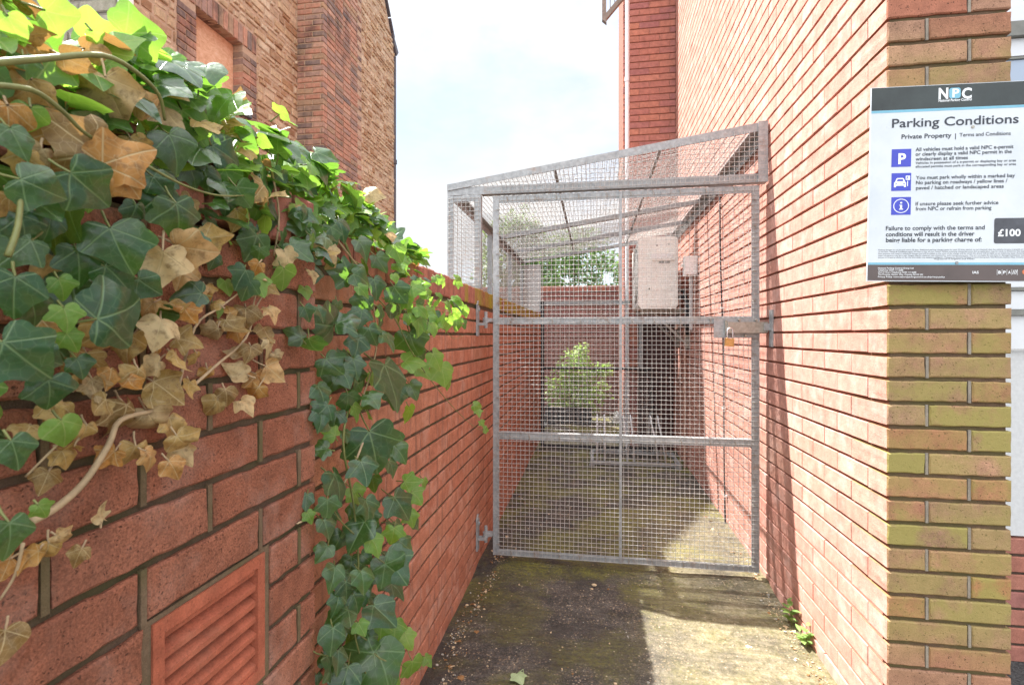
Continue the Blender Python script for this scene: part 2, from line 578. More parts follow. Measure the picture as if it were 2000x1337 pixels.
M['ivy_dark'] = leaf_mat('ivy leaf', [(.010, .044, .017), (.020, .076, .020), (.012, .052, .021), (.036, .098, .018), (.030, .054, .024)], (.15, .24, .10), (.28, .58, .06), .28, .29, spots=(.03, .045, .02), spec=.61)
M['ivy_young'] = leaf_mat('young ivy leaf', [(.10, .22, .03), (.16, .30, .05), (.08, .20, .03), (.20, .33, .06)], (.34, .42, .14), (.42, .75, .08), .42, .42)
M['ivy_dry'] = leaf_mat('withered ivy leaf', [(.36, .225, .055), (.52, .35, .12), (.19, .12, .04), (.46, .32, .10), (.42, .18, .03), (.60, .45, .23), (.28, .20, .10)], (.54, .42, .22), (.52, .27, .08), .24, .55, spots=(.10, .058, .022), spec=.42)
M['leaf_pale'] = leaf_mat('pale fallen leaf', [(.40, .50, .26), (.42, .52, .28)], (.5, .58, .36), (.4, .6, .1), .2, .6)
M['weed'] = leaf_mat('weed leaf', [(.16, .30, .08), (.22, .36, .10)], (.35, .45, .2), (.4, .6, .1), .35, .45)
M['bush'] = leaf_mat('shrub leaf', [(.24, .38, .08), (.32, .46, .13), (.27, .40, .10), (.40, .50, .20)], (.2, .3, .1), (.45, .65, .12), .35, .5)
M['tree_leaf'] = leaf_mat('tree leaf', [(.05, .10, .03), (.09, .16, .04), (.07, .13, .04), (.12, .19, .06)], (.12, .2, .08), (.25, .4, .08), .35, .5)


def sign_face():
    g = G('sign face')
    c = g.ramp(g.noise(6, 5, .65), (.3, (.53, .57, .61)), (.7, (.63, .66, .69)))
    d = g.ramp(g.vor(26, 'F1'), (.015, 1.0), (.03, 0.0))
    c = g.mix(g.math('MULTIPLY', d, .6), c, (.12, .11, .10))
    g.set(Base_Color=c, Roughness=.32)
    return g.mat


M['sign_white'] = sign_face()
M['sign_black'] = plain('sign black print', (.022, .030, .028), .25, 0, .4, 12)
M['sign_foot'] = plain('sign footer print', (.085, .06, .055), .28, 0, .2, 12)
M['sign_text'] = plain('sign dark lettering', (.022, .026, .04), .4, 0, .1)
M['sign_cyan'] = plain('sign pale blue print', (.17, .42, .55), .35, 0, .08)
M['sign_blue'] = plain('sign blue print', (.04, .055, .45), .35, 0, .15, 15)
M['sign_pale'] = plain('sign white print', (.80, .82, .84), .35, 0, .04)
M['sign_edge'] = plain('sign board edge', (.7, .7, .7), .5)
M['sign_grey'] = plain('sign charcoal print', (.05, .052, .065), .3, 0, .4, 30)
M['sign_orange'] = plain('sign orange print', (.6, .16, .05), .4)


# ------------------------------------------------------------------ masonry
def brick(mb, fr, u0, u1, z0, z1, depth, b=.003, jit=.0012, seg=9.0, mat=0, push=.0012, zs=None):
    O, U, N = fr
    flip = U.cross(Z).dot(N) < 0
    nu = max(1, round((u1 - u0) / seg)); nz = max(1, round((z1 - z0) / seg))
    per = [(u0 + (u1 - u0) * i / nu, z0, 0, 1) for i in range(nu)]
    per += [(u1, z0 + (z1 - z0) * i / nz, -1, 0) for i in range(nz)]
    per += [(u1 - (u1 - u0) * i / nu, z1, 0, -1) for i in range(nu)]
    per += [(u0, z1 - (z1 - z0) * i / nz, 1, 0) for i in range(nz)]
    n = len(per)
    f = R.uniform(-push, push)
    A, B, D = [], [], []
    cu, cz = (u0 + u1) / 2, (z0 + z1) / 2
    for k, (u, z, iu, iz) in enumerate(per):
        j = R.random() * jit
        um = u + j * (1 if u < cu else -1); zm = z + j * (1 if z < cz else -1)
        bb = b * R.uniform(.7, 1.4)
        uf = um + bb * (1 if u < cu - (u1 - u0) * .499 else -1 if u > cu + (u1 - u0) * .499 else 0)
        zf = zm + bb * (1 if z < cz - (z1 - z0) * .499 else -1 if z > cz + (z1 - z0) * .499 else 0)
        A.append(mb.vert(O + U * uf + Z * zf + N * f))
        B.append(mb.vert(O + U * um + Z * zm + N * (f - b)))
        D.append(mb.vert(O + U * u + Z * z + N * (-depth)))
    A2 = A if not flip else A[::-1]
    mb.face(A2, mat)
    for P, Q in ((B, A), (D, B)):
        for k in range(n):
            q = (P[k], P[(k + 1) % n], Q[(k + 1) % n], Q[k])
            mb.face(q if not flip else q[::-1], mat)


def slot(mb, fr, u0, u1, z0, z1, n0, n1, mat):
    O, U, N = fr
    mb.hexa([O + U * a + Z * c + N * d for c in (z0, z1) for a, d in ((u0, n0), (u1, n0), (u1, n1), (u0, n1))], mat)


def clip(u0, u1, z0, z1, holes):
    parts = [(u0, u1)]
    for (a, b, c, d) in holes:
        if z1 <= c or z0 >= d:
            continue
        new = []
        for (p, q) in parts:
            if q <= a or p >= b:
                new.append((p, q))
                continue
            if a - p > .02:
                new.append((p, a - .008))
            if q - b > .02:
                new.append((b + .008, q))
        parts = new
    return parts


def courses(mb, fr, u0, u1, z0, n, L=.215, joint=.010, course=.075, depth=.1, holes=(), start=None, seg=9.0, jit=.0012,
            b=.003, perp=1, perp_rec=.002, top=None, phase=0, vj=.008, bmat=None):
    for k in range(n):
        za, zb = z0 + course * k, z0 + course * k + course - joint
        if top and za > top:
            break
        u = u0 + (start(k) if start else 0)
        first = True
        while u < u1 - .03:
            ln = L
            if first and start is None and (k + phase) % 2:
                ln = (L - joint) / 2
            first = False
            e = min(u + ln, u1)
            if u1 - e < .04:
                e = u1
            if e > u0 + .02:
                for (p, q) in clip(max(u, u0), e, za, zb, holes):
                    brick(mb, fr, p, q, za, zb, depth, b, jit, seg, bmat(k) if bmat else 0)
            if u0 < e < u1 and perp is not None and not any(e + vj > h[0] and e < h[1] and zb > h[2] and za < h[3] for h in holes):
                slot(mb, fr, e + .0006, e + vj - .0006, za - .001, zb + .001, -.02, -perp_rec * R.uniform(.4, 1.6), perp)
            u = e + vj


def stones(mb, fr, u0, u1, z0, z1, hr, lr, holes=(), joint=.014, mat=0, keep=None, depth=.1):
    z = z0
    while z < z1 - .03:
        h = R.uniform(*hr)
        if z + h > z1:
            h = z1 - z
        u = u0 - R.random() * lr[0] * .5
        while u < u1:
            ln = R.uniform(*lr) * (1.0 if h > .1 else .8)
            p, q = max(u, u0), min(u + ln, u1)
            if q - p > .04:
                for (a, e) in clip(p, q, z, z + h, holes):
                    if keep and not (keep(a, z + h) and keep(e, z + h)):
                        continue
                    sub = 2 if (h > .14 and R.random() < .3) else 1
                    for i in range(sub):
                        zz = z + h * i / sub
                        brick(mb, fr, a + R.uniform(0, .005), e - joint + R.uniform(-.004, .004), zz, zz + h / sub - joint * R.uniform(.7, 1.2), depth,
                              .008, .007, .07, mat, .010)
            u += ln
        z += h


# ================================================================== SETTING
mb = MB()
n = 60
mb.face([mb.vert(p) for p in ((-150, -150, -.055), (150, -150, -.055), (150, 150, -.055), (-150, 150, -.055))])
g_ = mb.build('ground', M['asphalt'])
g_['kind'] = 'structure'

mb = MB()
nx, ny = 34, 180
X0, X1, Y0, Y1 = -.68, 1.30, -1.5, 8.48
idx = {}
for j in range(ny + 1):
    for i in range(nx + 1):
        x = X0 + (X1 - X0) * i / nx
        y = Y0 + (Y1 - Y0) * j / ny
        h = .010 * mnoise.noise(V((x * 2.2, y * 2.2, 0))) + .004 * mnoise.noise(V((x * 9, y * 9, 3)))
        if x < -.52:
            h -= .018 * min(1, (-.52 - x) / .08)
        if y > 2.86:
            h += .022
        elif y > 2.80:
            h += .022 * (y - 2.80) / .06
        idx[i, j] = mb.vert((x, y, h))
for j in range(ny):
    for i in range(nx):
        mb.face((idx[i, j], idx[i + 1, j], idx[i + 1, j + 1], idx[i, j + 1]))
for (a, b_) in (((X0, Y0), (X1, Y0)), ((X1, Y0), (X1, Y1))):
    mb.face([mb.vert((a[0], a[1], .0)), mb.vert((b_[0], b_[1], .0)), mb.vert((b_[0], b_[1], -.06)), mb.vert((a[0], a[1], -.06))])
path = mb.build('path', M['path'], smooth=True)
path['kind'] = 'structure'

# ================================================================== GARDEN WALL (left)
XF, XN = -.655, -.56
wall_l = thing('garden_wall', (-.75, 2.9, 0), 'red brick garden wall along the alley with a brick-on-edge coping, under the ivy', 'wall')
fr_far = (V((XF, 0, 0)), V((0, 1, 0)), V((1, 0, 0)))
fr_near = (V((XN, 0, 0)), V((0, 1, 0)), V((1, 0, 0)))
mb = MB()
courses(mb, fr_far, 1.005, 6.45, -.025, 20, depth=.09, seg=.06, jit=.0022, perp_rec=.001, vj=.007)
mb.box((XF - .2, .95, -.05), (XF - .008, 6.44, 1.474), 2)
for k in range(22):                               # end of the wall
    pass
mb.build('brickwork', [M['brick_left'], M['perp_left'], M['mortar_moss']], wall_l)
mb = MB()
hole = (.575, .815, .722, .944)
courses(mb, fr_near, -1.17, .97, -.025, 20, L=.222, depth=.0935, seg=.022, jit=.0035, b=.0034, holes=[hole], perp_rec=.0015, vj=.010, joint=.0075)
mb.box((XN - .30, -1.16, -.05), (XN - .092, .962, 1.474), 2)
zsplit = [(-1.16, .565, -.05, 1.474), (.825, .962, -.05, 1.474), (.565, .825, -.05, .718), (.565, .825, .948, 1.474)]
for (a, b_, c, d) in zsplit:
    mb.box((XN - .0915, a, c), (XN - .0085, b_, d), 2)
for (a, b_, c, d) in ((.566, .5805, .727, .940), (.8095, .8235, .727, .940), (.566, .8235, .9403, .9475), (.566, .8235, .718, .7267)):
    mb.box((XN - .03, a, c), (XN - .005, b_, d), 1)
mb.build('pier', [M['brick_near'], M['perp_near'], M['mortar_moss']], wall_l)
# air vent
mb = MB()
y0, y1, z0, z1 = .581, .809, .727, .940
for (a, b_, c, d) in ((y0, y1, z1 - .020, z1), (y0, y1, z0, z0 + .020), (y0, y0 + .018, z0 + .020, z1 - .020), (y1 - .018, y1, z0 + .020, z1 - .020)):
    mb.box((XN - .05, a, c), (XN - .002, b_, d))
mb.box((XN - .05, y0 + .018, z1 - .030), (XN - .007, y1 - .018, z1 - .0205))
mb.box((XN - .06, y0, z0), (XN - .052, y1, z1))
ns = 6
hh = (z1 - z0 - .052) / ns
for k in range(ns):
    zb = z0 + .021 + hh * k
    mb.hexa([(XN - .006, y0 + .0185, zb), (XN - .006, y1 - .0185, zb), (XN - .045, y1 - .0185, zb + hh * .85), (XN - .045, y0 + .0185, zb + hh * .85),
             (XN - .006, y0 + .0185, zb + .008), (XN - .006, y1 - .0185, zb + .008), (XN - .043, y1 - .0185, zb + hh * .85 + .008), (XN - .043, y0 + .0185, zb + hh * .85 + .008)])
mb.build('air_vent', M['vent'], wall_l)
mb = MB()
fr_c = (V((XF + .004, 0, 0)), V((0, 1, 0)), V((1, 0, 0)))
frn_c = (V((XN + .003, 0, 0)), V((0, 1, 0)), V((1, 0, 0)))
y = -1.15
while y < 6.4:
    near = y < .92
    w = .066
    m_ = 1 if (y > 2.72 and R.random() < .93) or (y > 2.4 and R.random() < .15) else 0
    brick(mb, frn_c if near else fr_c, y, y + w, 1.486 + R.uniform(-.002, .002), 1.582 + R.uniform(-.004, .003), .225 if not near else .31, .004, .002, .04, m_, .002)
    y += w + .007
mb.box((XF - .21, -1.15, 1.474), (XF - .008, 6.44, 1.574), 2)
mb.build('coping', [M['coping'], M['coping_moss'], M['mortar_moss']], wall_l)

# ================================================================== BRICK BUILDING (right)
XR, YC, YW = .91, 1.772, 5.95
bld = thing('brick_building', (1.6, 4.0, 0), 'modern red brick building beside the alley, sunlit flank wall with a mossy corner pier', 'building')
fr_s = (V((XR, YC, 0)), V((0, 1, 0)), V((-1, 0, 0)))
fr_p = (V((XR, YC, 0)), V((1, 0, 0)), V((0, -1, 0)))
ZB = .0575
ZR0 = ZB - .075 * 2
NC = 88
W1 = .345
HD, ST = .110, .227
mb = MB()
courses(mb, fr_s, 0, YW - YC, ZR0, NC, depth=.09, seg=.10, jit=.0013, start=lambda k: (HD if k % 2 == 0 else .222) + .004, perp_rec=.0002, vj=.004, b=.0012)
for k in range(2, 7):                              # lowest joints are pointed almost flush
    slot(mb, fr_s, .03, YW - YC, ZR0 + .075 * k + .0655, ZR0 + .075 * k + .0745, -.02, -.003, 1)
mb.build('flank_wall', [M['brick_sun'], M['perp_sun']], bld)
mb = MB()
for k in range(NC):
    za, zb = ZR0 + .075 * k, ZR0 + .075 * k + .065
    even = k % 2 == 0
    a, dp = (ST, HD) if even else (HD, .222)
    f0 = len(mb.f)
    brick(mb, fr_p, 0, a, za, zb, dp, .0035, .0026, .022)
    for fi in range(f0, len(mb.f)):                # flank face takes the paler sunlit brick copy, without the pier's algae
        if all(mb.v[i][0] < XR + .0045 for i in mb.f[fi]):
            mb.m[fi] = 3
    brick(mb, fr_p, a + .009, W1, za, zb, .222 if even else HD, .0035, .0022, .022)
    slot(mb, fr_p, a + .0005, a + .0085, za - .001, zb + .001, -.02, -.0025 * R.uniform(.4, 1.6), 1)
    # return side of the pier towards the window
    u = (.222 if even else HD) + .009
    while u < .66:
        e = min(u + .215, .68)
        brick(mb, (V((XR + W1, YC, 0)), V((0, 1, 0)), V((1, 0, 0))), u, e, za, zb, .09, .003, .002, .05)
        u = e + .009
mb.box((XR + .012, YC + .009, -.1), (XR + W1 - .012, YC + .0105, ZR0 + .075 * NC - .01), 2)
mb.build('corner_pier', [M['brick_pier'], M['mortar_grey'], M['mortar_pier'], M['brick_sun']], bld)
mb = MB()
mb.box((XR + .010, YC + .011, -.1), (XR + W1 - .010, YW + .3, ZR0 + .075 * NC - .01))
mb.build('wall_core', M['mortar_red'], bld)
# rear wing: face towards the alley mouth
mb = MB()
XW = .407
fr_w = (V((XW, YW, 0)), V((1, 0, 0)), V((0, -1, 0)))
courses(mb, fr_w, 0, XR - XW - .001, ZR0, NC, depth=.09, seg=.12, jit=.0015, perp_rec=.001, vj=.007, start=lambda k: 0 if k % 2 == 0 else -.112)
fr_w2 = (V((XW, YW, 0)), V((0, 1, 0)), V((-1, 0, 0)))
courses(mb, fr_w2, .095, .735, ZR0, NC, depth=.06, seg=.2, perp_rec=.001, vj=.007, bmat=lambda k: 3)  # sun-facing return takes the paler sunlit brick copy
mb.box((XW + .008, YW + .009, -.1), (XR + 1.2, YW + .74, ZR0 + .075 * NC - .01), 2)
fr_w3 = (V((XW - .030, YW + .74, 0)), V((1, 0, 0)), V((0, -1, 0)))
courses(mb, fr_w3, 0, .2, ZR0, NC, depth=.09, seg=.2, perp_rec=.001, vj=.007, start=lambda k: 0 if k % 2 == 0 else -.112)
mb.box((XW - .022, YW + .749, -.1), (XR + 1.2, YW + 2.1, ZR0 + .075 * NC - .01), 2)
mb.build('rear_wing', [M['brick_wing'], M['perp_wing'], M['mortar_red'], M['brick_sun']], bld)
mb = MB()
mb.tube([(.380, YW + .02, -.05), (.380, YW + .02, 3.0), (.380, YW + .02, 6.6)], .0225, n=14)
for z_ in (.6, 2.4, 4.2, 6.0):
    mb.tube([(.380, YW + .02, z_), (.380, YW + .02, z_ + .05)], .027, n=14)
mb.build('downpipe', M['white_upvc'], bld, smooth=False)
# recessed front wall with its window
YF = 2.456
mb = MB()
fr_f = (V((XR + W1, YF, 0)), V((1, 0, 0)), V((0, -1, 0)))
courses(mb, fr_f, 0.001, 3.0, -.055, 7, depth=.09, seg=.1, jit=.0015, perp_rec=.001, vj=.007)
mb.box((XR + W1 + .001, YF + .008, -.1), (XR + W1 + 3.0, YF + .2, .452), 2)
courses(mb, fr_f, 0.001, 3.0, 4.2, 30, depth=.09, seg=.2, perp_rec=.001, vj=.007)
mb.box((XR + W1 + .001, YF + .008, 4.19), (XR + W1 + 3.0, YF + .2, ZR0 + .075 * NC - .01), 2)
mb.build('front_wall', [M['brick_wing'], M['mortar_red'], M['mortar_dark']], bld)
mb = MB()
XA, XB = XR + W1 + .002, XR + W1 + 2.6


def zf(py):
    return CAMH + (654 - py) * .00215 * 1.03


mb.box((XA, YF + .010, .470), (XB, YF + .05, zf(685)), 1)
mb.box((XA, YF - .012, zf(680)), (XB, YF + .05, zf(618)), 0)
mb.box((XA, YF - .030, zf(617)), (XB, YF + .05, zf(606)), 2)
mb.box((XA, YF - .006, zf(605)), (XB, YF + .05, zf(571)), 0)
mb.box((XA, YF - .020, zf(570)), (XB, YF + .05, zf(564)), 2)
win = mb.build('window', [M['white_upvc'], M['white_board'], M['grey_bar']], bld)
mb = MB()
for (a, b_, o_, m_) in ((563, 470, .0, 0), (128, 124, .012, 2), (123, 90, .010, 0), (89, 62, -.014, 2), (61, 30, -.004, 0), (29, -420, .002, 0)):
    mb.box((XA, YF + o_, zf(a)), (XB, YF + .05, zf(b_)), m_)
for xx in (XA + .02, XA + 1.2, XA + 2.4):
    mb.box((xx, YF + .004, zf(469)), (xx + .06, YF + .05, zf(129)), 0)
mb.build('window_frame', [M['white_upvc'], M['white_board'], M['grey_bar']], win)
mb = MB()
mb.box((XA, YF + .02, zf(468.5)), (XB, YF + .03, zf(128.5)))
mb.build('pane', M['glass'], win)
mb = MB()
mb.box((.50, YW - .016, .03), (.885, YW - .0035, 1.47))  # added dark panel standing in for deep shade on the wing brick
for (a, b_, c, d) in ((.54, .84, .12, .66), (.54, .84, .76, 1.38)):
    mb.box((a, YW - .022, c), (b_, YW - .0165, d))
mb.build('shade_panel', M['maroon'], bld)
# steel balcony foot high on the wing
mb = MB()
Pt, dd = at_y(1180, 48, 6.55)
xx, zz = Pt.x, Pt.z
mb.box((xx - .026, 6.52, zz + .05), (xx + .026, 6.58, zz + 2.0))
mb.prism([(xx - .026, 6.52, zz + .05), (xx + .030, 6.52, zz), (xx + .026, 6.52, zz + .05)], (0, .06, 0))
mb.prism([(xx + .026, 6.522, zz + .05), (xx + .026, 6.522, zz + .13), (xx + .27, 6.522, zz + .405), (xx + .27, 6.522, zz + .325)], (0, .056, 0))
for k, s_ in enumerate((.075, .13)):
    mb.box((xx + s_ - .005, 6.54, zz + .05 + s_ * 1.13), (xx + s_ + .005, 6.552, zz + 2.0))
mb.box((xx - .026, 6.52, zz + 1.6), (xx + .40, 6.58, zz + 1.66))
mb.box((xx - .026, 6.521, zz + .9), (xx + .40, 6.579, zz + .95))
mb.build('balcony_frame', M['steel_brown'], bld)

# ================================================================== STONE HOUSE (left, behind)
house = thing('stone_house', (-4.6, 6.0, 0), 'old ochre stone house with red brick chimney breast and a boarded-up window', 'house')
X1h, X2h = -3.88, -3.5
YB0 = 6.254
fr_h1 = (V((X1h, 0, 0)), V((0, 1, 0)), V((1, 0, 0)))
wy0, wy1, wz0, wz1 = 4.52, 5.20, 3.83, 4.57
wind = (wy0 - .24, wy1 + .24, wz0 - .08, wz1 + .225)
mb = MB()
def rake(y):
    return 7.15 + (y - 3.8) * .78


stones(mb, fr_h1, 3.79, YB0 + .05, 1.2, 9.0, (.05, .115), (.10, .28), [wind], keep=lambda u, z: rake(u) > z)
for (a, b_) in ((3.80, wy0 - .24), (wy1 + .24, YB0 + .2)):
    mb.prism([(X1h - .012, a, 0), (X1h - .012, b_, 0), (X1h - .012, b_, rake(b_) - .03), (X1h - .012, a, rake(a) - .03)], (-.44, 0, 0), 1)
mb.box((X1h - .45, wy0 - .24, 0), (X1h - .012, wy1 + .24, wz0 - .08), 1)
mb.prism([(X1h - .012, wy0 - .24, wz1 + .225), (X1h - .012, wy1 + .24, wz1 + .225), (X1h - .012, wy1 + .24, rake(wy1 + .24) - .03), (X1h - .012, wy0 - .24, rake(wy0 - .24) - .03)], (-.44, 0, 0), 1)
mb.build('stone_wall', [M['stone'], M['mortar_lime']], house)
# window dressing
mb = MB()
for side in (0, 1):
    for k in range(10):
        za = wz0 - .08 + .0755 * k
        L_ = .235 if (k + side) % 2 else .125
        if side == 0:
            brick(mb, fr_h1, wy0 - L_, wy0, za, za + .066, .16, .005, .003, .04)
            brick(mb, fr_h1, wy0 - .24, wy0 - L_ - .010, za, za + .066, .1, .005, .003, .04) if L_ < .2 else None
        else:
            brick(mb, fr_h1, wy1, wy1 + L_, za, za + .066, .16, .005, .003, .04)
            brick(mb, fr_h1, wy1 + L_ + .010, wy1 + .24, za, za + .066, .1, .005, .003, .04) if L_ < .2 else None
y = wy0 - .24
while y < wy1 + .20:
    brick(mb, fr_h1, y, y + .066, wz1 + .005, wz1 + .215, .16, .005, .003, .04)
    y += .0775
for (a, b_) in ((wy0 - .24, wy0 - .003), (wy1 + .003, wy1 + .24)):
    mb.box((X1h - .2, a, wz0 - .08), (X1h - .011, b_, wz1 + .003), 1)
mb.box((X1h - .2, wy0 - .24, wz1 + .006), (X1h - .0115, wy1 + .24, wz1 + .224), 1)
wd = mb.build('window', [M['brick_old'], M['mortar_lime']], house)
mb = MB()
mb.box((X1h - .155, wy0 + .002, wz0), (X1h - .125, wy1 - .002, wz1))
mb.build('board', M['osb'], wd)
mb = MB()
mb.box((X1h - .16, wy0 - .02, wz0 - .055), (X1h + .04, wy1 + .10, wz0 - .004))
mb.build('sill', M['lead'], wd)
# chimney breast with gabled top
HP = 10.15


def gable(y):
    return HP - (y - YB0) * (HP - 6.45) / (8.68 - YB0)


mb = MB()
fr_b = (V((X1h, YB0, 0)), V((1, 0, 0)), V((0, -1, 0)))
courses(mb, fr_b, .001, X2h - X1h, 1.2, 118, depth=.09, seg=.05, jit=.004, b=.005, vj=.010, perp_rec=.003, start=lambda k: 0 if k % 2 == 0 else -.112, joint=.012)
fr_b2 = (V((X2h, YB0, 0)), V((0, 1, 0)), V((1, 0, 0)))
yb1 = 1.0
for k in range(118):
    za = 1.2 + .075 * k
    u = .0955 if k % 2 else .0955
    e_end = yb1 + (.12 if k % 2 else 0)
    while u < e_end - .02:
        e = min(u + .215, e_end)
        if gable(YB0 + e) > za + .07:
            brick(mb, fr_b2, u, e, za, za + .064, .07, .005, .004, .05)
        u = e + .010
mb.build('chimney_breast', [M['brick_old'], M['mortar_lime']], house)
mb = MB()
stones(mb, fr_b2, yb1 + .13, 8.68 - YB0, 1.2, 9.0, (.045, .095), (.09, .24), keep=lambda u, z: gable(YB0 + u) > z, joint=.012)
poly = [(X2h - .010, YB0 + .011, 0), (X2h - .010, 8.67, 0), (X2h - .010, 8.67, 6.40), (X2h - .010, YB0 + .011, HP - .06)]
mb.prism(poly, (-1.5, 0, 0), 1)
mb.build('gable_wall', [M['stone'], M['mortar_lime']], house)
mb = MB()
dv = V((0, 8.68 - YB0, 6.45 - HP)).normalized()
a_, b_ = V((X2h, YB0 - .05, HP + .05)), V((X2h, 8.62, 6.50 + .04))
for i in range(14):                                    # slate verge, stepped
    t0, t1 = i / 14, (i + 1) / 14
    p, q = a_.lerp(b_, t0), a_.lerp(b_, t1)
    mb.bar(p + V((-.7, 0, .01 * (i % 2))), q + V((-.7, 0, .03)), 1.46, .035, (1, 0, 0))
mb.prism([(X2h + .03, 8.55, 6.62), (X2h + .03, 8.80, 6.40), (X2h + .03, 8.72, 6.30), (X2h + .03, 8.60, 6.46)], (-.8, 0, 0))
mb.tube([(X2h - .02, 8.74, 6.30), (X2h - .02, 8.74, 4.5), (X2h - .02, 8.74, .1)], .028, n=8)
mb.tube([(X2h - .02, 8.74, 4.45), (X2h - .02, 8.74, 4.38)], .045, n=8)
mb.build('roof_edge', M['slate'], house)
mb = MB()
fr_g = (V((-8.0, 3.78, 0)), V((1, 0, 0)), V((0, -1, 0)))
stones(mb, fr_g, 0, 8.0 + X1h - .005, 1.5, 6.4, (.10, .20), (.22, .5), joint=.016)
mb.box((-8.0, 3.79, 0), (X1h - .014, 4.4, 6.4), 1)
mb.build('grey_wall', [M['stone_grey'], M['mortar_grey']], house)
mb = MB()
Pq, _ = at_y(235, 33, 3.76)
Pr, _ = at_y(258, 33, 3.76)
mb.box((Pq.x, 3.735, Pq.z), (Pr.x, 3.775, Pq.z + 1.3))
mb.build('corner_post', M['ac'], house)

# ================================================================== BACK WALL
bw = thing('back_wall', (-.5, 8.6, 0), 'plum brick wall closing the far end of the alley behind the shrub', 'wall')
mb = MB()
fr_bw = (V((-3.2, 8.5, 0)), V((1, 0, 0)), V((0, -1, 0)))
courses(mb, fr_bw, 0, 3.7, 0, 27, depth=.09, seg=.3, perp_rec=.001, vj=.008)
mb.box((-3.2, 8.509, 0), (.5, 8.7, 2.02), 2)
mb.build('brickwork', [M['brick_back'], M['mortar_red'], M['mortar_dark']], bw)
mb = MB()
u = 0
while u < 3.65:
    brick(mb, (V((-3.2, 8.492, 0)), V((1, 0, 0)), V((0, -1, 0))), u, u + .066, 2.025, 2.125, .215, .004, .002, .05)
    u += .074
mb.build('coping', M['brick_wing'], bw)

# ================================================================== MESH CAGE
YG = 2.88
XL, XH = -.834, .903
cage = thing('mesh_cage', (0, 4.4, 0), 'galvanised wire mesh cage roofing the alley, lean-to frame between wall and building', 'cage')


def roof_z(x):
    return 2.165 + (x - XL) * (2.422 - 2.165) / (XH - XL)


def wires(mb, a, b, r=.0016, n=5, seg=8, wob=.0018, m=0):
    a, b = V(a), V(b)
    pts = []
    for i in range(seg + 1):
        p = a.lerp(b, i / seg)
        if 0 < i < seg:
            p = p + V((R.uniform(-wob, wob), R.uniform(-wob, wob), R.uniform(-wob, wob)))
        pts.append(p)
    mb.tube(pts, r, n=n, m=m, cap=False)


# front fascia
mb = MB()
f = YG - .012
mb.box((XL, f, 2.120), (XH, f + .006, 2.166))
mb.box((XL + .2, f + .0065, 2.120), (XH, f + .046, 2.126))
s0, s1 = V((XL, f - .004, roof_z(XL) + .0)), V((XH, f - .004, roof_z(XH)))
mb.prism([(XL, f - .007, roof_z(XL) - .018), (XH, f - .007, roof_z(XH) - .030), (XH, f - .007, roof_z(XH) + .016), (XL, f - .007, roof_z(XL) + .018)], (0, .006, 0))
mb.prism([(XL, f - .001, roof_z(XL) + .010), (XH, f - .001, roof_z(XH) + .008), (XH, f - .001, roof_z(XH) + .014), (XL, f - .001, roof_z(XL) + .016)], (0, .04, 0))
mb.box((XH - .048, f - .013, 2.118), (XH, f - .0075, roof_z(XH) + .014))
# side infill
for x_ in (XL, -.637 - .036):
    mb.box((x_, f - .001, 1.585), (x_ + .036, f + .005, 2.117))
    mb.box((x_ + (0 if x_ == XL else .030), f + .0055, 1.585), (x_ + (.006 if x_ == XL else .036), f + .04, 2.117))
mb.box((XL + .0365, f - .0005, 2.083), (-.673 - .0005, f + .0045, 2.1165))
mb.box((XL + .0365, f - .0005, 1.586), (-.673 - .0005, f + .0045, 1.615))
mb.build('front_frame', M['galv'], cage)
mb = MB()
k = 0
x = XL + .22
while x < XH - .006:                                   # stepped mesh under the sloping beam
    step = math.floor((x - XL) / .155) * .155 + XL
    zt = roof_z(step) - .006
    if zt > 2.19:
        wires(mb, (x, f - .0095, 2.124), (x, f - .0095, zt), seg=3)
    x += .025
z = 2.130
while z < roof_z(XH) - .02:
    xs = XL + (z + .03 - 2.165) / (2.422 - 2.165) * (XH - XL)
    xs = max(XL + .22, math.floor((xs - XL) / .155 + 1) * .155 + XL)
    if xs < XH - .05:
        wires(mb, (xs, f - .0125, z), (XH - .006, f - .0125, z), seg=10)
    z += .025
x = XL + .010
while x < -.640:
    wires(mb, (x, f - .004, 1.592), (x, f - .004, 2.108), seg=5)
    x += .025
z = 1.6
while z < 2.11:
    wires(mb, (XL + .008, f - .007, z), (-.642, f - .007, z), seg=3)
    z += .025
mb.build('front_mesh', M['wire'], cage)
# roof and sides
YE = 5.88
mb = MB()


def rafter(y):
    mb.prism([(XL + .006, y, roof_z(XL) - .030), (XH - .002, y, roof_z(XH) - .030), (XH - .002, y, roof_z(XH) + .006), (XL + .006, y, roof_z(XL) + .006)], (0, .035, 0))


for y in (4.35, 5.14, YE - .036):
    rafter(y)
mb.box((XL, YG + .04, roof_z(XL) - .05), (XL + .006, YE, roof_z(XL) + .002))
mb.box((XL + .0065, YG + .04, roof_z(XL) - .004), (XL + .045, YE, roof_z(XL) + .002))
mb.box((XH - .008, YG + .04, roof_z(XH) - .075), (XH - .001, YE - .04, roof_z(XH) + .002))
mb.box((XH - .060, YG + .04, roof_z(XH) - .006), (XH - .0085, YE - .04, roof_z(XH) - .001))
for x_ in (-.22, .37):
    mb.bar((x_, YG + .04, roof_z(x_) + .010), (x_, YE, roof_z(x_) + .010), .018, .005, (1, 0, 0))
for y in (4.0, 4.97, 5.82):
    mb.box((XL + .001, y, 1.585), (XL + .04, y + .006, roof_z(XL) - .052))
    mb.box((XL + .001, y + .0065, 1.585), (XL + .007, y + .045, roof_z(XL) - .052))
mb.box((XL + .001, YG + .045, 1.583), (XL + .04, YE, 1.589))
mb.build('roof_frame', M['galv'], cage)
mb = MB()
x = XL + .012
while x < XH - .01:
    wires(mb, (x, YG - .005, roof_z(x) + .0165), (x, YE, roof_z(x) + .0165), seg=10, wob=.002)
    x += .025
y = YG + .01
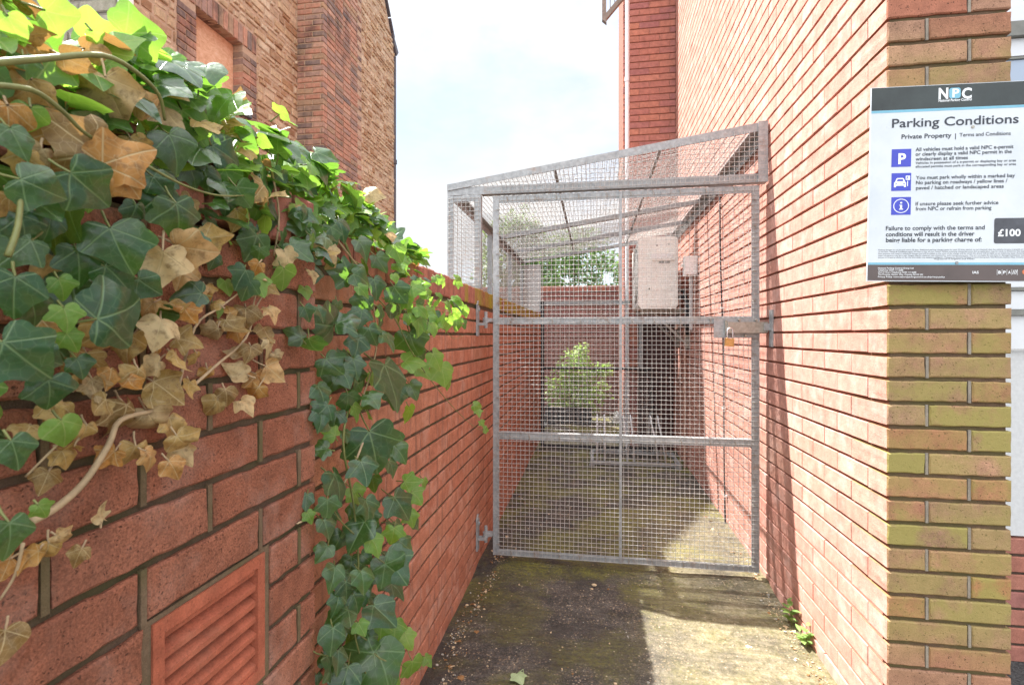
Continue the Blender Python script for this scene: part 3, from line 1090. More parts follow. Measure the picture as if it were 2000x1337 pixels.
while y < YE:
    wires(mb, (XL + .002, y, roof_z(XL) + .0195), (XH - .005, y, roof_z(XH) + .0195), seg=7, wob=.002)
    y += .025
mb.build('roof_mesh', M['wire'], cage)
mb = MB()
y = YG + .05
while y < YE:
    wires(mb, (XL - .002, y, 1.59), (XL - .002, y, roof_z(XL)), seg=3, r=.0013, n=4)
    y += .025
z = 1.60
while z < roof_z(XL) - .01:
    wires(mb, (XL - .005, YG + .05, z), (XL - .005, YE, z), seg=8, r=.0013, n=4)
    z += .025
mb.build('side_mesh', M['wire'], cage)
# rear frame
mb = MB()
yr = YE - .01
mb.box((-.60, yr, .03), (-.56, yr + .04, 1.70), 1)
mb.box((-.5595, yr, 1.665), (XW - .0, yr + .03, 1.70), 0)
mb.box((-.5595, yr - .004, .925), (.66, yr + .03, .953), 1)
mb.box((.635, yr, .03), (.66, yr + .03, .9245), 1)
mb.box((.505, yr - .005, .9535), (.545, yr + .03, 1.50), 0)
mb.box((-.5595, yr, .03), (.6345, yr + .03, .06), 1)
mb.build('rear_frame', [M['galv'], M['black']], cage)
mb = MB()
x = -.55
while x < .635:
    wires(mb, (x, yr + .033, .04), (x, yr + .033, 1.68 if x < .38 else .94), seg=2, r=.0013, n=4)
    x += .028
z = .06
while z < 1.68:
    wires(mb, (-.57, yr + .036, z), (.64 if z < .95 else .40, yr + .036, z), seg=3, r=.0013, n=4)
    z += .028
mb.build('rear_mesh', M['wire'], cage)
mb = MB()
mb.box((-.80, YE + .01, 1.585), (-.595, YE + .016, 2.13))
mb.build('infill_sheet', M['sheet'], cage)

# ================================================================== GATE
GX0, GX1, GZ0, GZ1 = -.568, .868, .058, 2.108
gate = thing('mesh_gate', (GX0, YG, 0), 'galvanised steel gate filled with square wire mesh, padlocked across the alley', 'gate')
mb = MB()
y0 = YG
for (a, b_, c, d) in ((GX0, GX0 + .036, GZ0, GZ1), (GX1 - .040, GX1, GZ0, GZ1)):
    mb.box((a, y0, c), (b_, y0 + .005, d))
mb.box((GX0, y0 + .0055, GZ0), (GX0 + .005, y0 + .04, GZ1))
mb.box((GX1 - .005, y0 + .0055, GZ0), (GX1, y0 + .04, GZ1))
for (c, d) in ((GZ0, GZ0 + .036), (GZ1 - .040, GZ1)):
    mb.box((GX0 + .0365, y0 + .0005, c), (GX1 - .0405, y0 + .0045, d))
mb.box((GX0 + .0365, y0 + .006, GZ0), (GX1 - .0405, y0 + .04, GZ0 + .005))
mb.box((GX0 + .0365, y0 + .006, GZ1 - .005), (GX1 - .0405, y0 + .04, GZ1))
for zc in (1.395, .74):
    mb.box((GX0 + .0365, y0 + .0005, zc - .020), (GX1 - .0405, y0 + .0045, zc + .016))
    mb.box((GX0 + .0365, y0 + .0005, zc + .0165), (GX1 - .0405, y0 + .04, zc + .021))
mb.box((.141, y0 - .0095, GZ0 + .003), (.155, y0 - .0065, GZ1 - .003))
mb.build('gate_frame', M['galv'], gate)
mb = MB()
x = GX0 + .036
while x < GX1 - .004:
    wires(mb, (x, y0 - .0018, GZ0 + .004), (x, y0 - .0018, GZ1 - .006), r=.0014, seg=12, wob=.0016)
    x += .0249
z = GZ0 + .006
while z < GZ1 - .004:
    wires(mb, (GX0 + .030, y0 - .0045, z), (.150, y0 - .0045, z + R.uniform(-.0015, .0015)), r=.0014, seg=8, wob=.0012)
    wires(mb, (.146, y0 - .0045, z + .001), (GX1 - .004, y0 - .0045, z + R.uniform(-.0015, .0015)), r=.0014, seg=8, wob=.0012)
    z += .0249
for k in range(15):
    z = GZ0 + .07 + k * .137 + R.uniform(-.02, .02)
    for xa in (GX0 + .030, GX1 - .030):
        mb.tube([(xa - .008, y0 - .008, z), (xa, y0 - .0095, z + .004), (xa + .012, y0 - .008, z - .003)], .0021, n=5, m=1)
for zc in (GZ0 + .02, .736, 1.39, GZ1 - .02):
    for k in range(10):
        xa = GX0 + .09 + k * .135 + R.uniform(-.02, .02)
        mb.tube([(xa, y0 - .008, zc - .012), (xa + .003, y0 - .0095, zc), (xa - .004, y0 - .008, zc + .014)], .0021, n=5, m=1)
mb.build('wire_mesh', [M['wire'], M['rusty']], gate)
# hasp
mb = MB()
mb.box((.635, y0 - .013, 1.300), (GX1 - .003, y0 - .0065, 1.404), 0)
mb.box((.700, y0 - .040, 1.326), (GX1 + .030, y0 - .0135, 1.384), 1)
mb.box((.690, y0 - .028, 1.322), (.700, y0 - .0135, 1.392), 1)
for (x_, z_) in ((.76, 1.395), (.845, 1.393), (.785, 1.356), (.79, 1.312)):
    mb.tube([(x_, y0 - .034, z_), (x_, y0 - .012, z_)], .006, n=8, m=1)
mb.build('hasp', [M['galv'], M['rusty']], gate)
for zc, big in ((1.40, 1), (.185, 0)):
    mb = MB()
    mb.box((XF + .001, y0 - .06, zc - .09), (XF + .010, y0 - .012, zc + .085))
    mb.prism([(XF + .001, y0 - .06, zc + .0855), (XF + .010, y0 - .06, zc + .0855), (XF + .010, y0 - .036, zc + .11), (XF + .001, y0 - .036, zc + .11)], (0, .015, 0))
    mb.box((XF + .0105, y0 - .05, zc - .030), (XF + .060, y0 - .012, zc - .016))
    mb.tube([(XF + .052, y0 - .03, zc - .045), (XF + .052, y0 - .03, zc + .048)], .0095, n=10)
    mb.tube([(XF + .052, y0 - .03, zc - .015), (XF + .052, y0 - .03, zc + .014)], .018, n=12)
    mb.box((XF + .060, y0 - .038, zc - .010), (GX0 + .002, y0 - .002, zc + .010))
    mb.tube([(XF + .009, y0 - .030, zc + .06), (XF + .017, y0 - .030, zc + .06)], .010, n=6)
    mb.build('hinge', M['galv'], gate)
# keep plate on the wall
mb = MB()
mb.box((XR - .006, y0 - .085, 1.255), (XR - .0005, y0 - .035, 1.445))
mb.box((XR - .036, y0 - .066, 1.34), (XR - .0065, y0 - .058, 1.374))
mb.build('keep_plate', M['galv'], gate)

# padlock
pl = thing('padlock', (.712, y0 - .025, 1.27), 'small brass padlock with bright shackle hanging from the gate hasp', 'padlock')
mb = MB()
bx, bz = .706, 1.258
pts = [(bx - .023, bz), (bx + .021, bz - .004), (bx + .025, bz + .036), (bx - .019, bz + .041)]
mb.prism([(p[0], y0 - .046, p[1]) for p in pts], (0, .017, 0))
for p in pts:
    pass
mb.prism([(bx - .018, y0 - .048, bz + .005), (bx + .017, y0 - .048, bz + .001), (bx + .020, y0 - .048, bz + .032), (bx - .015, y0 - .048, bz + .036)], (0, .021, 0))
mb.build('lock_body', M['brass'], pl)
mb = MB()
pts = []
for i in range(15):
    t = i / 14
    if t < .25:
        pts.append((bx - .010, y0 - .038, bz + .038 + t * 4 * .04))
    elif t > .75:
        pts.append((bx + .018, y0 - .038, bz + .034 + (1 - t) * 4 * .044))
    else:
        a = math.pi * (1 - (t - .25) / .5)
        pts.append((bx + .004 + .014 * math.cos(a), y0 - .038, bz + .078 + .016 * math.sin(a)))
mb.tube(pts, .0048, n=8)
mb.build('shackle', M['chrome'], pl, smooth=True)

# ================================================================== THINGS INSIDE
ac = thing('air_conditioner', (.60, 5.4, 1.5), 'grey-white outdoor air conditioner unit bracketed to the brick wall under the mesh roof', 'air conditioner')
ax0, ax1, ay0, ay1, az0, az1 = .425, .79, 5.02, 5.80, 1.565, 2.25
mb = MB()


def rounded(mb, x0, x1, z0, z1, y0_, y1_, r, m=0, corners=(1, 1, 1, 1)):
    P = []
    for ci, (cx, cz, a0) in enumerate(((x0 + r, z1 - r, 90), (x0 + r, z0 + r, 180), (x1 - r, z0 + r, 270), (x1 - r, z1 - r, 0))):
        for i in range(7):
            a = rad(a0 + 90 * i / 6)
            P.append((cx + r * math.cos(a), y0_, cz + r * math.sin(a)))
    mb.prism(P, (0, y1_ - y0_, 0), m)


rounded(mb, ax0, ax1, az0, az1, ay0, ay1, .045)
body = mb.build('casing', M['ac'], ac)
mb = MB()
mb.box((ax0 + .10, ay0 - .006, az0 + .02), (ax1 - .015, ay0 - .0005, az1 - .03))
mb.box((ax0 + .12, ay0 - .020, az0 + .455), (ax1 - .03, ay0 - .0065, az0 + .545))
mb.box((ax0 + .11, ay0 - .012, az0 + .18), (ax1 - .06, ay0 - .0065, az0 + .20))
mb.build('service_cover', M['ac'], ac)
mb = MB()
mb.box((ax0 + .11, ay0 - .023, az0 + .475), (ax1 - .05, ay0 - .0205, az0 + .515), 0)
mb.build('label_plate', M['ac_label'], ac)
mb = MB()
for k in range(2):
    mb = MB()
    mb.box((ax0 + .19 + .055 * k, ay0 - .0090, az0 + .43), (ax0 + .235 + .055 * k, ay0 - .0063, az0 + .448))
    mb.build('slot', M['ac_dark'], ac)
for (x_, z_) in ((.10, .19), (.30, .18), (.17, .60), (.28, .61)):
    mb = MB()
    mb.tube([(ax0 + x_, ay0 - .010, az0 + z_), (ax0 + x_, ay0 - .001, az0 + z_)], .007, n=8)
    mb.build('screw', M['ac_dark'], ac)
mb = MB()
yc, zc = ay0 + .30, (az0 + az1) / 2
for k in range(1, 9):
    rr = .033 * k
    mb.tube([(ax0 - .008, yc + rr * math.cos(t * .3927), zc + rr * math.sin(t * .3927)) for t in range(17)], .004, n=4, cap=False)
for k in range(4):
    a = k * math.pi / 4
    mb.tube([(ax0 - .008, yc - .27 * math.cos(a), zc - .27 * math.sin(a)), (ax0 - .008, yc + .27 * math.cos(a), zc + .27 * math.sin(a))], .005, n=4)
mb.tube([(ax0 - .0015, yc, zc), (ax0 - .0005, yc, zc)], .27, n=24, m=1)
mb.build('fan_grille', [M['ac'], M['ac_dark']], ac)
for yy in (5.12, 5.68):
    mb = MB()
    mb.box((ax0 + .03, yy, az0 - .040), (XR - .0005, yy + .04, az0 - .003))
    mb.box((XR - .035, yy, az0 - .38), (XR - .0007, yy + .04, az0 - .0405))
    mb.bar((ax0 + .16, yy + .02, az0 - .04), (XR - .03, yy + .02, az0 - .33), .02, .02, (0, 1, 0))
    mb.build('bracket', M['rusty'], ac)
mb = MB()
mb.tube([(ax1 - .02, ay0 + .1, az0 + .12), (.86, ay0 + .02, az0 + .10), (.885, ay0 - .05, az0 + .02), (.885, ay0 - .05, az0 - .10), (.87, ay0 + .3, az0 - .16)], .022, n=8)
mb.tube([(ax1 - .02, ay0 + .13, az0 + .2), (.85, ay0 + .05, az0 + .17), (.865, ay0 - .03, az0 + .05), (.865, ay0 - .03, az0 - .25)], .018, n=8)
mb.build('hose', M['black'], ac, smooth=True)

eb = thing('switch_box', (.86, 4.78, 1.93), 'small pale grey isolator box with conduit on the shaded wall beside the air conditioner', 'switch box')
mb = MB()
mb.box((.795, 4.72, 1.845), (XR - .001, 4.80, 2.015))
mb.box((.803, 4.7135, 1.852), (XR - .008, 4.7195, 2.008))
mb.build('box_case', M['ac_label'], eb)
mb = MB()
mb.tube([(.783, 4.76, 1.94), (.7945, 4.76, 1.94)], .016, n=10)
mb.box((.776, 4.752, 1.925), (.7825, 4.768, 1.955))
mb.build('switch_knob', M['ac'], eb)
mb = MB()
mb.tube([(.862, 4.765, 1.8445), (.862, 4.765, 1.50), (.862, 4.765, 1.36)], .017, n=10)
mb.build('conduit', M['sheet'], eb)

tp = thing('water_pipe', (.88, 5.2, .8), 'rust-streaked copper water pipe with a tap on the wall below the air conditioner', 'pipe')
mb = MB()
mb.tube([(.885, 5.22, .02), (.885, 5.22, .6), (.885, 5.22, 1.40)], .0115, n=8)
for z_ in (.35, .75, 1.2):
    mb.tube([(.885, 5.22, z_), (.885, 5.22, z_ + .02)], .017, n=8)
mb.build('riser', M['pipe'], tp)
mb = MB()
mb.tube([(.885, 5.22, 1.395), (.84, 5.19, 1.41), (.80, 5.17, 1.405), (.795, 5.165, 1.37)], .016, n=8)
mb.tube([(.84, 5.19, 1.41), (.84, 5.19, 1.445)], .008, n=6)
mb.box((.815, 5.185, 1.4455), (.865, 5.195, 1.455))
mb.build('tap', M['pipe'], tp)

cb = thing('drop_cable', (.89, 3.75, 0), 'thin dark cable running down the sunlit wall inside the gate', 'cable')
mb = MB()
pts = []
for i in range(24):
    t = i / 23
    Y_ = 3.86 - .16 * t
    pts.append((.897 - .004 * math.sin(t * 9), Y_, 2.31 - t * 2.29))
mb.tube(pts, .0055, n=6)
mb.build('sheath', M['black'], cb)
mb = MB()
for z_ in (2.25, 1.5, .8, .2):
    mb = MB()
    mb.box((.889, 3.70 + .16 * (z_ / 2.31) - .01, z_), (XR - .001, 3.70 + .16 * (z_ / 2.31) + .012, z_ + .012))
    mb.build('clip', M['jug'], cb)

rack = thing('bike_rack', (.4, 5.35, .02), 'low galvanised bicycle rack with three pairs of wheel hoops on the alley floor', 'bike rack')
mb = MB()
zf0 = .025
mb.box((-.03, 5.13, zf0 + .012), (.84, 5.16, zf0 + .045))
mb.box((-.03, 5.62, zf0 + .012), (.84, 5.65, zf0 + .045))
for x_ in (-.028, .80):
    mb.box((x_, 5.1705, zf0 + .02), (x_ + .03, 5.6195, zf0 + .05))
    for y_ in (5.13, 5.63):
        mb.box((x_ - .012, y_, zf0 - .012), (x_ + .04, y_ + .03, zf0 + .0115))
mb.build('base_frame', M['galv'], rack)
for x_, ln in ((.075, .0), (.335, .03), (.60, .06)):
    mb = MB()
    for dx in (-.035, .035):
        pts = [(x_ + dx + ln, 5.15, zf0 + .05)]
        pts += [(x_ + dx + ln * .6, 5.18, zf0 + .25), (x_ + dx, 5.22, zf0 + .42)]
        for i in range(7):
            a = math.pi * i / 6
            pts.append((x_ + dx, 5.31 - .09 * math.cos(a), zf0 + .42 + .055 * math.sin(a)))
        pts += [(x_ + dx, 5.44, zf0 + .3), (x_ + dx, 5.60, zf0 + .07), (x_ + dx, 5.635, zf0 + .045)]
        mb.tube(pts, .0085, n=8)
    mb.build('wheel_hoop', M['bright'], rack, smooth=True)

jug = thing('plastic_jug', (.10, 7.70, .5), 'white plastic jug standing on the ground behind the rear mesh', 'jug')
Pj, dj = at_y(1205, 800, 7.70)
mb = MB()
prof = [(.0, .055), (.02, .062), (.10, .062), (.14, .05), (.165, .028), (.19, .024)]
nn = 14
rr = []
ztr = .003
for (h, r_) in prof:
    rr.append([mb.vert((Pj.x + r_ * math.cos(6.2832 * j / nn), 7.70 + r_ * math.sin(6.2832 * j / nn), ztr + h)) for j in range(nn)])
for A, B in zip(rr, rr[1:]):
    for j in range(nn):
        mb.face((A[j], A[(j + 1) % nn], B[(j + 1) % nn], B[j]))
mb.face(rr[0][::-1]); mb.face(rr[-1])
mb.build('jug_body', M['jug'], jug, smooth=True)
mb = MB()
mb.tube([(Pj.x - .045, 7.70, ztr + .15), (Pj.x - .095, 7.70, ztr + .155), (Pj.x - .10, 7.70, ztr + .07), (Pj.x - .058, 7.70, ztr + .04)], .009, n=6)
mb.build('jug_handle', M['jug'], jug, smooth=True)

tr = thing('planter_trough', (-.2, 7.70, 0), 'black plastic trough full of soil beneath the leafy shrub behind the rear mesh', 'planter')
mb = MB()
for (a, b_) in (((-.70, 7.50, .02), (-.02, 7.53, .26)), ((-.70, 7.87, .02), (-.02, 7.90, .26)), ((-.70, 7.5305, .02), (-.67, 7.8695, .26)), ((-.05, 7.5305, .02), (-.02, 7.8695, .26))):
    mb.box(a, b_)
mb.box((-.715, 7.485, .245), (-.005, 7.4995, .27))
for k in range(5):
    mb.box((-.68 + .13 * k, 7.49, .04), (-.66 + .13 * k, 7.4995, .243))
mb.build('trough_shell', M['black'], tr)
mb = MB()
mb.box((-.6695, 7.531, .05), (-.0505, 7.869, .23))
mb.build('soil', M['bark'], tr)

# ================================================================== FOLIAGE HELPERS
HALF = [(.0, .0), (.07, -.09), (.18, -.16), (.31, -.18), (.42, -.12), (.475, -.02), (.47, .09), (.54, .16), (.62, .25), (.655, .345), (.60, .42), (.50, .46), (.40, .50), (.335, .57), (.27, .69), (.18, .83), (.085, .94)]
HALF_B = [(.0, .0), (.07, -.08), (.18, -.14), (.31, -.15), (.43, -.09), (.51, .0), (.55, .09), (.59, .18), (.61, .28), (.60, .38), (.55, .46), (.48, .52), (.41, .58), (.34, .66), (.26, .76), (.16, .87), (.07, .95)]
SIMPLE = [(.0, .0), (.13, .12), (.21, .3), (.22, .5), (.15, .75)]


def leaf(mb, base, T, N, size, m=0, curl=.25, lob=None, wave=.05, simple=False, rings=(.45, 1.0), bend=0.0):
    """one leaf blade: petiole end at base, tip along T, face N; size = full length"""
    T = T.normalized()
    N = (N - T * N.dot(T))
    if N.length < 1e-4:
        N = T.orthogonal()
    N.normalize()
    S = T.cross(N)
    k = size / 1.17
    t = R.uniform(-.35, 1.0) if lob is None else lob
    if simple:
        half = SIMPLE
    else:
        half = [(a[0] * (1 - t) + b[0] * t, a[1] * (1 - t) + b[1] * t) for a, b in zip(HALF, HALF_B)]
    wid = R.uniform(.84, 1.12)
    wr, wl = wid * R.uniform(.88, 1.08), wid * R.uniform(.88, 1.08)
    out = [(x * wr, y) for x, y in half] + [(0, 1.0)] + [(-x * wl, y) for x, y in half[:0:-1]]
    ph = R.random() * 6.28
    fold = R.uniform(.1, .5) * curl
    ctr = (0, .22 if not simple else .4)
    asym = R.uniform(-.2, .2)

    def pt(x, y):
        r2 = x * x + (y - .15) ** 2
        z = abs(x) * fold * 1.2 - curl * r2 * .9 + wave * math.sin(ph + 7 * x + 5 * y) * (abs(x) + .2) + bend * max(0, y) ** 2
        yy = y - curl * .12 * max(0, y - .4)
        return base + S * ((x + asym * y * y) * k) + T * (yy * k) + N * (z * k)

    c = mb.vert(pt(*ctr), ctr)
    prev = None
    n = len(out)
    for s_ in rings:
        ring = []
        for (x, y) in out:
            xx, yy = ctr[0] + (x - ctr[0]) * s_, ctr[1] + (y - ctr[1]) * s_
            ring.append(mb.vert(pt(xx, yy), (xx + 1e-5, yy)))
        if prev is None:
            for j in range(n):
                mb.face((c, ring[j], ring[(j + 1) % n]), m)
        else:
            for j in range(n):
                mb.face((prev[j], ring[j], ring[(j + 1) % n], prev[(j + 1) % n]), m)
        prev = ring


CAMP = V((0, 0, CAMH))
CR = V((CS, SN, 0))


def rv(s=1.0):
    return V((R.gauss(0, s), R.gauss(0, s), R.gauss(0, s)))


def petiole(mb, base, T, N, ln, r=.0011, m=0):
    a = base
    b = base - T * ln * .6 - N * ln * .5
    mb.tube([a, (a + b) / 2 - N * ln * .08, b], r, r * 1.2, n=5, m=m + 3, cap=False)


# leaf kinds: d = dark, y = young, b = dry
KI = {'d': 0, 'y': 1, 'b': 2}
LEAFM = [M['ivy_dark'], M['ivy_young'], M['ivy_dry'], M['stem'], M['stem_pale']]


def placed(mb, st, px, py, spx, ang, kind, X, tilt=.35, up=.35, curl=None, lob=None, face=.6, big=False):
    P, d = at_x(px, py, X)
    size = spx * d / 1000 * ((.84 if px < 520 else .92) if kind == 'd' else .92)
    a = rad(ang)
    T = CR * math.cos(a) - Z * math.sin(a)
    view = (CAMP - P).normalized()
    Nn = (V((1, 0, 0)) * (1 - face) + view * face + Z * up + rv(tilt * .5)).normalized()
    T = (T - Nn * T.dot(Nn)).normalized()
    cu = curl if curl is not None else (R.uniform(.25, .75) if kind != 'b' else R.uniform(.4, .9))
    if kind == 'b':
        cu *= R.choice((1.5, 1.9, 1.1, -1.2))
    leaf(mb, P, T, Nn, size, KI[kind], cu, lob, .09 if kind != 'b' else .22, rings=(.3, .65, 1.0))
    petiole(st, P, T, Nn, size * R.uniform(.4, .7), m=0 if kind != 'b' else 1, r=.0009 + size * .006)


# ================================================================== IVY 1: mass on the wall top
ivy = thing('ivy', (-.68, .9, 1.58), 'thick green ivy sprawling over the top of the garden wall', 'ivy')
lv = MB()
st = lv
BIG = [
    # px, py, size px, tip angle (0 right, 90 down), kind, x plane
    (215, 445, 135, 70, 'd', -.49), (344, 397, 120, 62, 'd', -.49), (190, 622, 185, -8, 'd', -.48), (138, 337, 150, 20, 'd', -.47),
    (40, 350, 120, 10, 'd', -.47), (5, 668, 165, 25, 'd', -.47), (95, 742, 90, 75, 'd', -.49), (30, 540, 120, 100, 'd', -.48),
    (150, 487, 110, 70, 'd', -.51), (205, 520, 110, 25, 'd', -.50), (22, 860, 90, 60, 'd', -.47), (18, 1020, 105, 75, 'd', -.465),
    (355, 215, 120, 75, 'y', -.55), (245, 67, 110, -10, 'y', -.55), (88, 20, 95, 20, 'y', -.52), (330, 262, 105, 55, 'd', -.52),
    (415, 284, 90, 5, 'd', -.55), (440, 330, 60, 60, 'y', -.54), (500, 365, 60, 60, 'y', -.55), (505, 395, 60, 80, 'y', -.54),
    (60, 470, 110, 140, 'd', -.49), (115, 545, 60, 60, 'y', -.49), (125, 600, 65, 70, 'y', -.48), (55, 575, 90, 40, 'd', -.50),
    (130, 650, 60, 45, 'y', -.485), (270, 545, 80, 30, 'd', -.51), (120, 820, 75, 60, 'y', -.49), (75, 985, 45, 45, 'y', -.48),
    (395, 450, 55, 90, 'd', -.54), (480, 440, 50, 60, 'd', -.545), (420, 500, 45, 100, 'd', -.545), (310, 310, 60, 30, 'y', -.54),
    (45, 110, 60, 80, 'd', -.51), (60, 210, 70, 90, 'y', -.50), (180, 60, 40, 40, 'y', -.53), (15, 30, 70, 60, 'y', -.52), (175, 380, 45, 80, 'y', -.50),
    (300, 345, 70, 40, 'd', -.52), (265, 400, 70, 100, 'd', -.52), (460, 255, 70, 30, 'd', -.57), (400, 330, 70, 70, 'd', -.54), (480, 300, 60, 20, 'y', -.57),
    (385, 265, 70, 110, 'y', -.56), (410, 235, 70, 60, 'y', -.57), (330, 180, 60, 20, 'y', -.56), (440, 385, 55, 70, 'd', -.54),
    (20, 250, 90, 60, 'd', -.485), (100, 420, 80, 110, 'd', -.50), (40, 420, 90, 60, 'd', -.49), (60, 690, 80, 20, 'd', -.49), (150, 700, 60, 60, 'd', -.50),
]
for q in BIG:
    placed(lv, st, *q[:6], tilt=.25, up=.15 if q[4] == 'd' else .0, face=.62)
# brown big leaves low in the mass
for q in ((206, 150, 120, 75, 'b', -.52), (200, 320, 135, -25, 'b', -.475), (190, 300, 125, 200, 'b', -.48), (215, 330, 90, 30, 'b', -.475), (318, 490, 110, 95, 'b', -.50), (345, 480, 105, 25, 'b', -.50), (265, 205, 70, 10, 'b', -.53),
          (120, 110, 70, 30, 'b', -.53), (20, 385, 80, 60, 'b', -.49), (60, 155, 90, 120, 'b', -.52), (15, 205, 90, 90, 'b', -.50), (140, 250, 90, 160, 'b', -.51), (255, 270, 60, 60, 'b', -.53), (40, 80, 90, 40, 'b', -.55),
          (165, 95, 60, 0, 'b', -.54), (80, 290, 70, 150, 'b', -.50), (45, 300, 70, 90, 'b', -.49), (400, 465, 60, -10, 'b', -.53), (485, 470, 40, 90, 'b', -.545)):
    placed(lv, st, *q[:6], tilt=.4, up=.0, face=.7, curl=R.uniform(.3, .55))
# sprawl on the coping: leaves catching the sun from above
for i in range(1200):
    t = R.random() ** 1.1
    Y = .16 + 1.66 * t
    dens = 1 - max(0, (Y - 1.25) / .6)
    if R.random() > .35 + .65 * dens:
        continue
    hmax = (.045 + .055 * min(1, max(0, (Y - .3) / .3))) * min(1, max(.05, (1.62 - Y) / .40))
    top = 1.585 + (hmax + .02) * R.random() ** .7
    X = R.uniform(-.92, -.575) if R.random() < .55 else R.uniform(-.62, -.535) - (.05 if Y > .97 else 0)
    if X > -.60 and R.random() < .7:
        top -= R.uniform(0, .12) * (1.0 if Y < 1.0 else .7)
    P = V((X, Y, top))
    Nn = (V((.35, -.25, .75)) + rv(.38)).normalized()
    T = (V((.6, -.1, -.35)) + rv(.6)).normalized()
    kd = R.random()
    kind = 'y' if kd < .50 else 'b' if kd < .585 else 'd'
    if Y < .55 and kd > .9:
        kind = 'b'
    size = R.uniform(.028, .062) if kind != 'd' else R.uniform(.035, .075)
    leaf(lv, P, T, Nn, size, KI[kind], R.uniform(.1, .4), None, .06 if kind != 'b' else .15)
    if R.random() < .4:
        petiole(st, P, T, Nn, size * .7)
# face of the wall below the coping
for i in range(230):
    Y = R.uniform(.18, 1.12)
    zlow = 1.585 - (.40 - .28 * min(1, max(0, (Y - .25) / .75)))
    z = R.uniform(zlow, 1.56)
    if R.random() > .25 + .75 * (z - zlow) / (1.56 - zlow) and Y > .4:
        continue
    X = XN + R.uniform(.006, .045) - (.07 if Y > .98 else 0)
    P = V((X, Y, z))
    Nn = (V((.8, -.35, .45)) + rv(.3)).normalized()
    T = (V((0, .1, -.8)) + rv(.5)).normalized()
    kd = R.random()
    kind = 'd' if kd < .62 else 'b' if kd < .88 else 'y'
    size = R.uniform(.025, .06) if Y > .5 else R.uniform(.035, .075)
    leaf(lv, P, T, Nn, size, KI[kind], R.uniform(.15, .4) if kind != 'b' else R.uniform(.4, .8), None, .06 if kind != 'b' else .15)
    petiole(st, P, T, Nn, size * .7, m=0 if kind != 'b' else 1)


def runner(own, pix, r0, r1, m=0, sub=4):
    mb = MB()
    pts = [at_x(px, py, X)[0] for (px, py, X) in pix]
    sm = []
    for i in range(len(pts) - 1):
        p0, p1, p2, p3 = pts[max(i - 1, 0)], pts[i], pts[i + 1], pts[min(i + 2, len(pts) - 1)]
        for j in range(sub):
            t = j / sub
            sm.append(.5 * ((2 * p1) + (p2 - p0) * t + (2 * p0 - 5 * p1 + 4 * p2 - p3) * t * t + (3 * p1 - p0 - 3 * p2 + p3) * t ** 3))
    sm.append(pts[-1])
    mb.tube(sm, r0, r1, n=8)
    mb.build('stem', M['stem_pale'] if m else M['stem'], own, smooth=True)
    return sm


runner(ivy, [(-40, 125, -.475), (80, 115, -.478), (200, 108, -.485), (265, 140, -.49), (310, 185, -.50), (322, 235, -.51)], .0032, .0018)
runner(ivy, [(-40, 165, -.465), (60, 175, -.468), (120, 215, -.47), (160, 255, -.475), (205, 285, -.48)], .0026, .0014)
runner(ivy, [(290, 325, -.49), (360, 362, -.495), (430, 382, -.505), (500, 380, -.52)], .0018, .0010)
runner(ivy, [(15, 500, -.46), (35, 440, -.465), (42, 360, -.48)], .0026, .0020)
runner(ivy, [(530, 330, -.55), (545, 420, -.548), (535, 500, -.548)], .0020, .0016, 1)
runner(ivy, [(380, 280, -.56), (520, 285, -.58), (560, 300, -.60)], .0014, .0010)
runner(ivy, [(450, 235, -.60), (560, 330, -.62), (620, 400, -.63)], .0016, .0010, 1)
for i in range(16):
    a = R.uniform(.2, 1.2)
    p = V((R.uniform(-.8, -.6), a, 1.60 + R.uniform(0, .06)))
    pts = [p]
    for k in range(7):
        p = p + V((R.uniform(-.02, .03), R.uniform(.02, .09), R.uniform(-.02, .015)))
        pts.append(p)
    sm = MB()
    sm.tube(pts, .002, .001, n=5)
    sm.build('stem', R.choice((M['stem'], M['stem_pale'])), ivy, smooth=True)
lv.build('foliage', LEAFM, ivy, smooth=True)

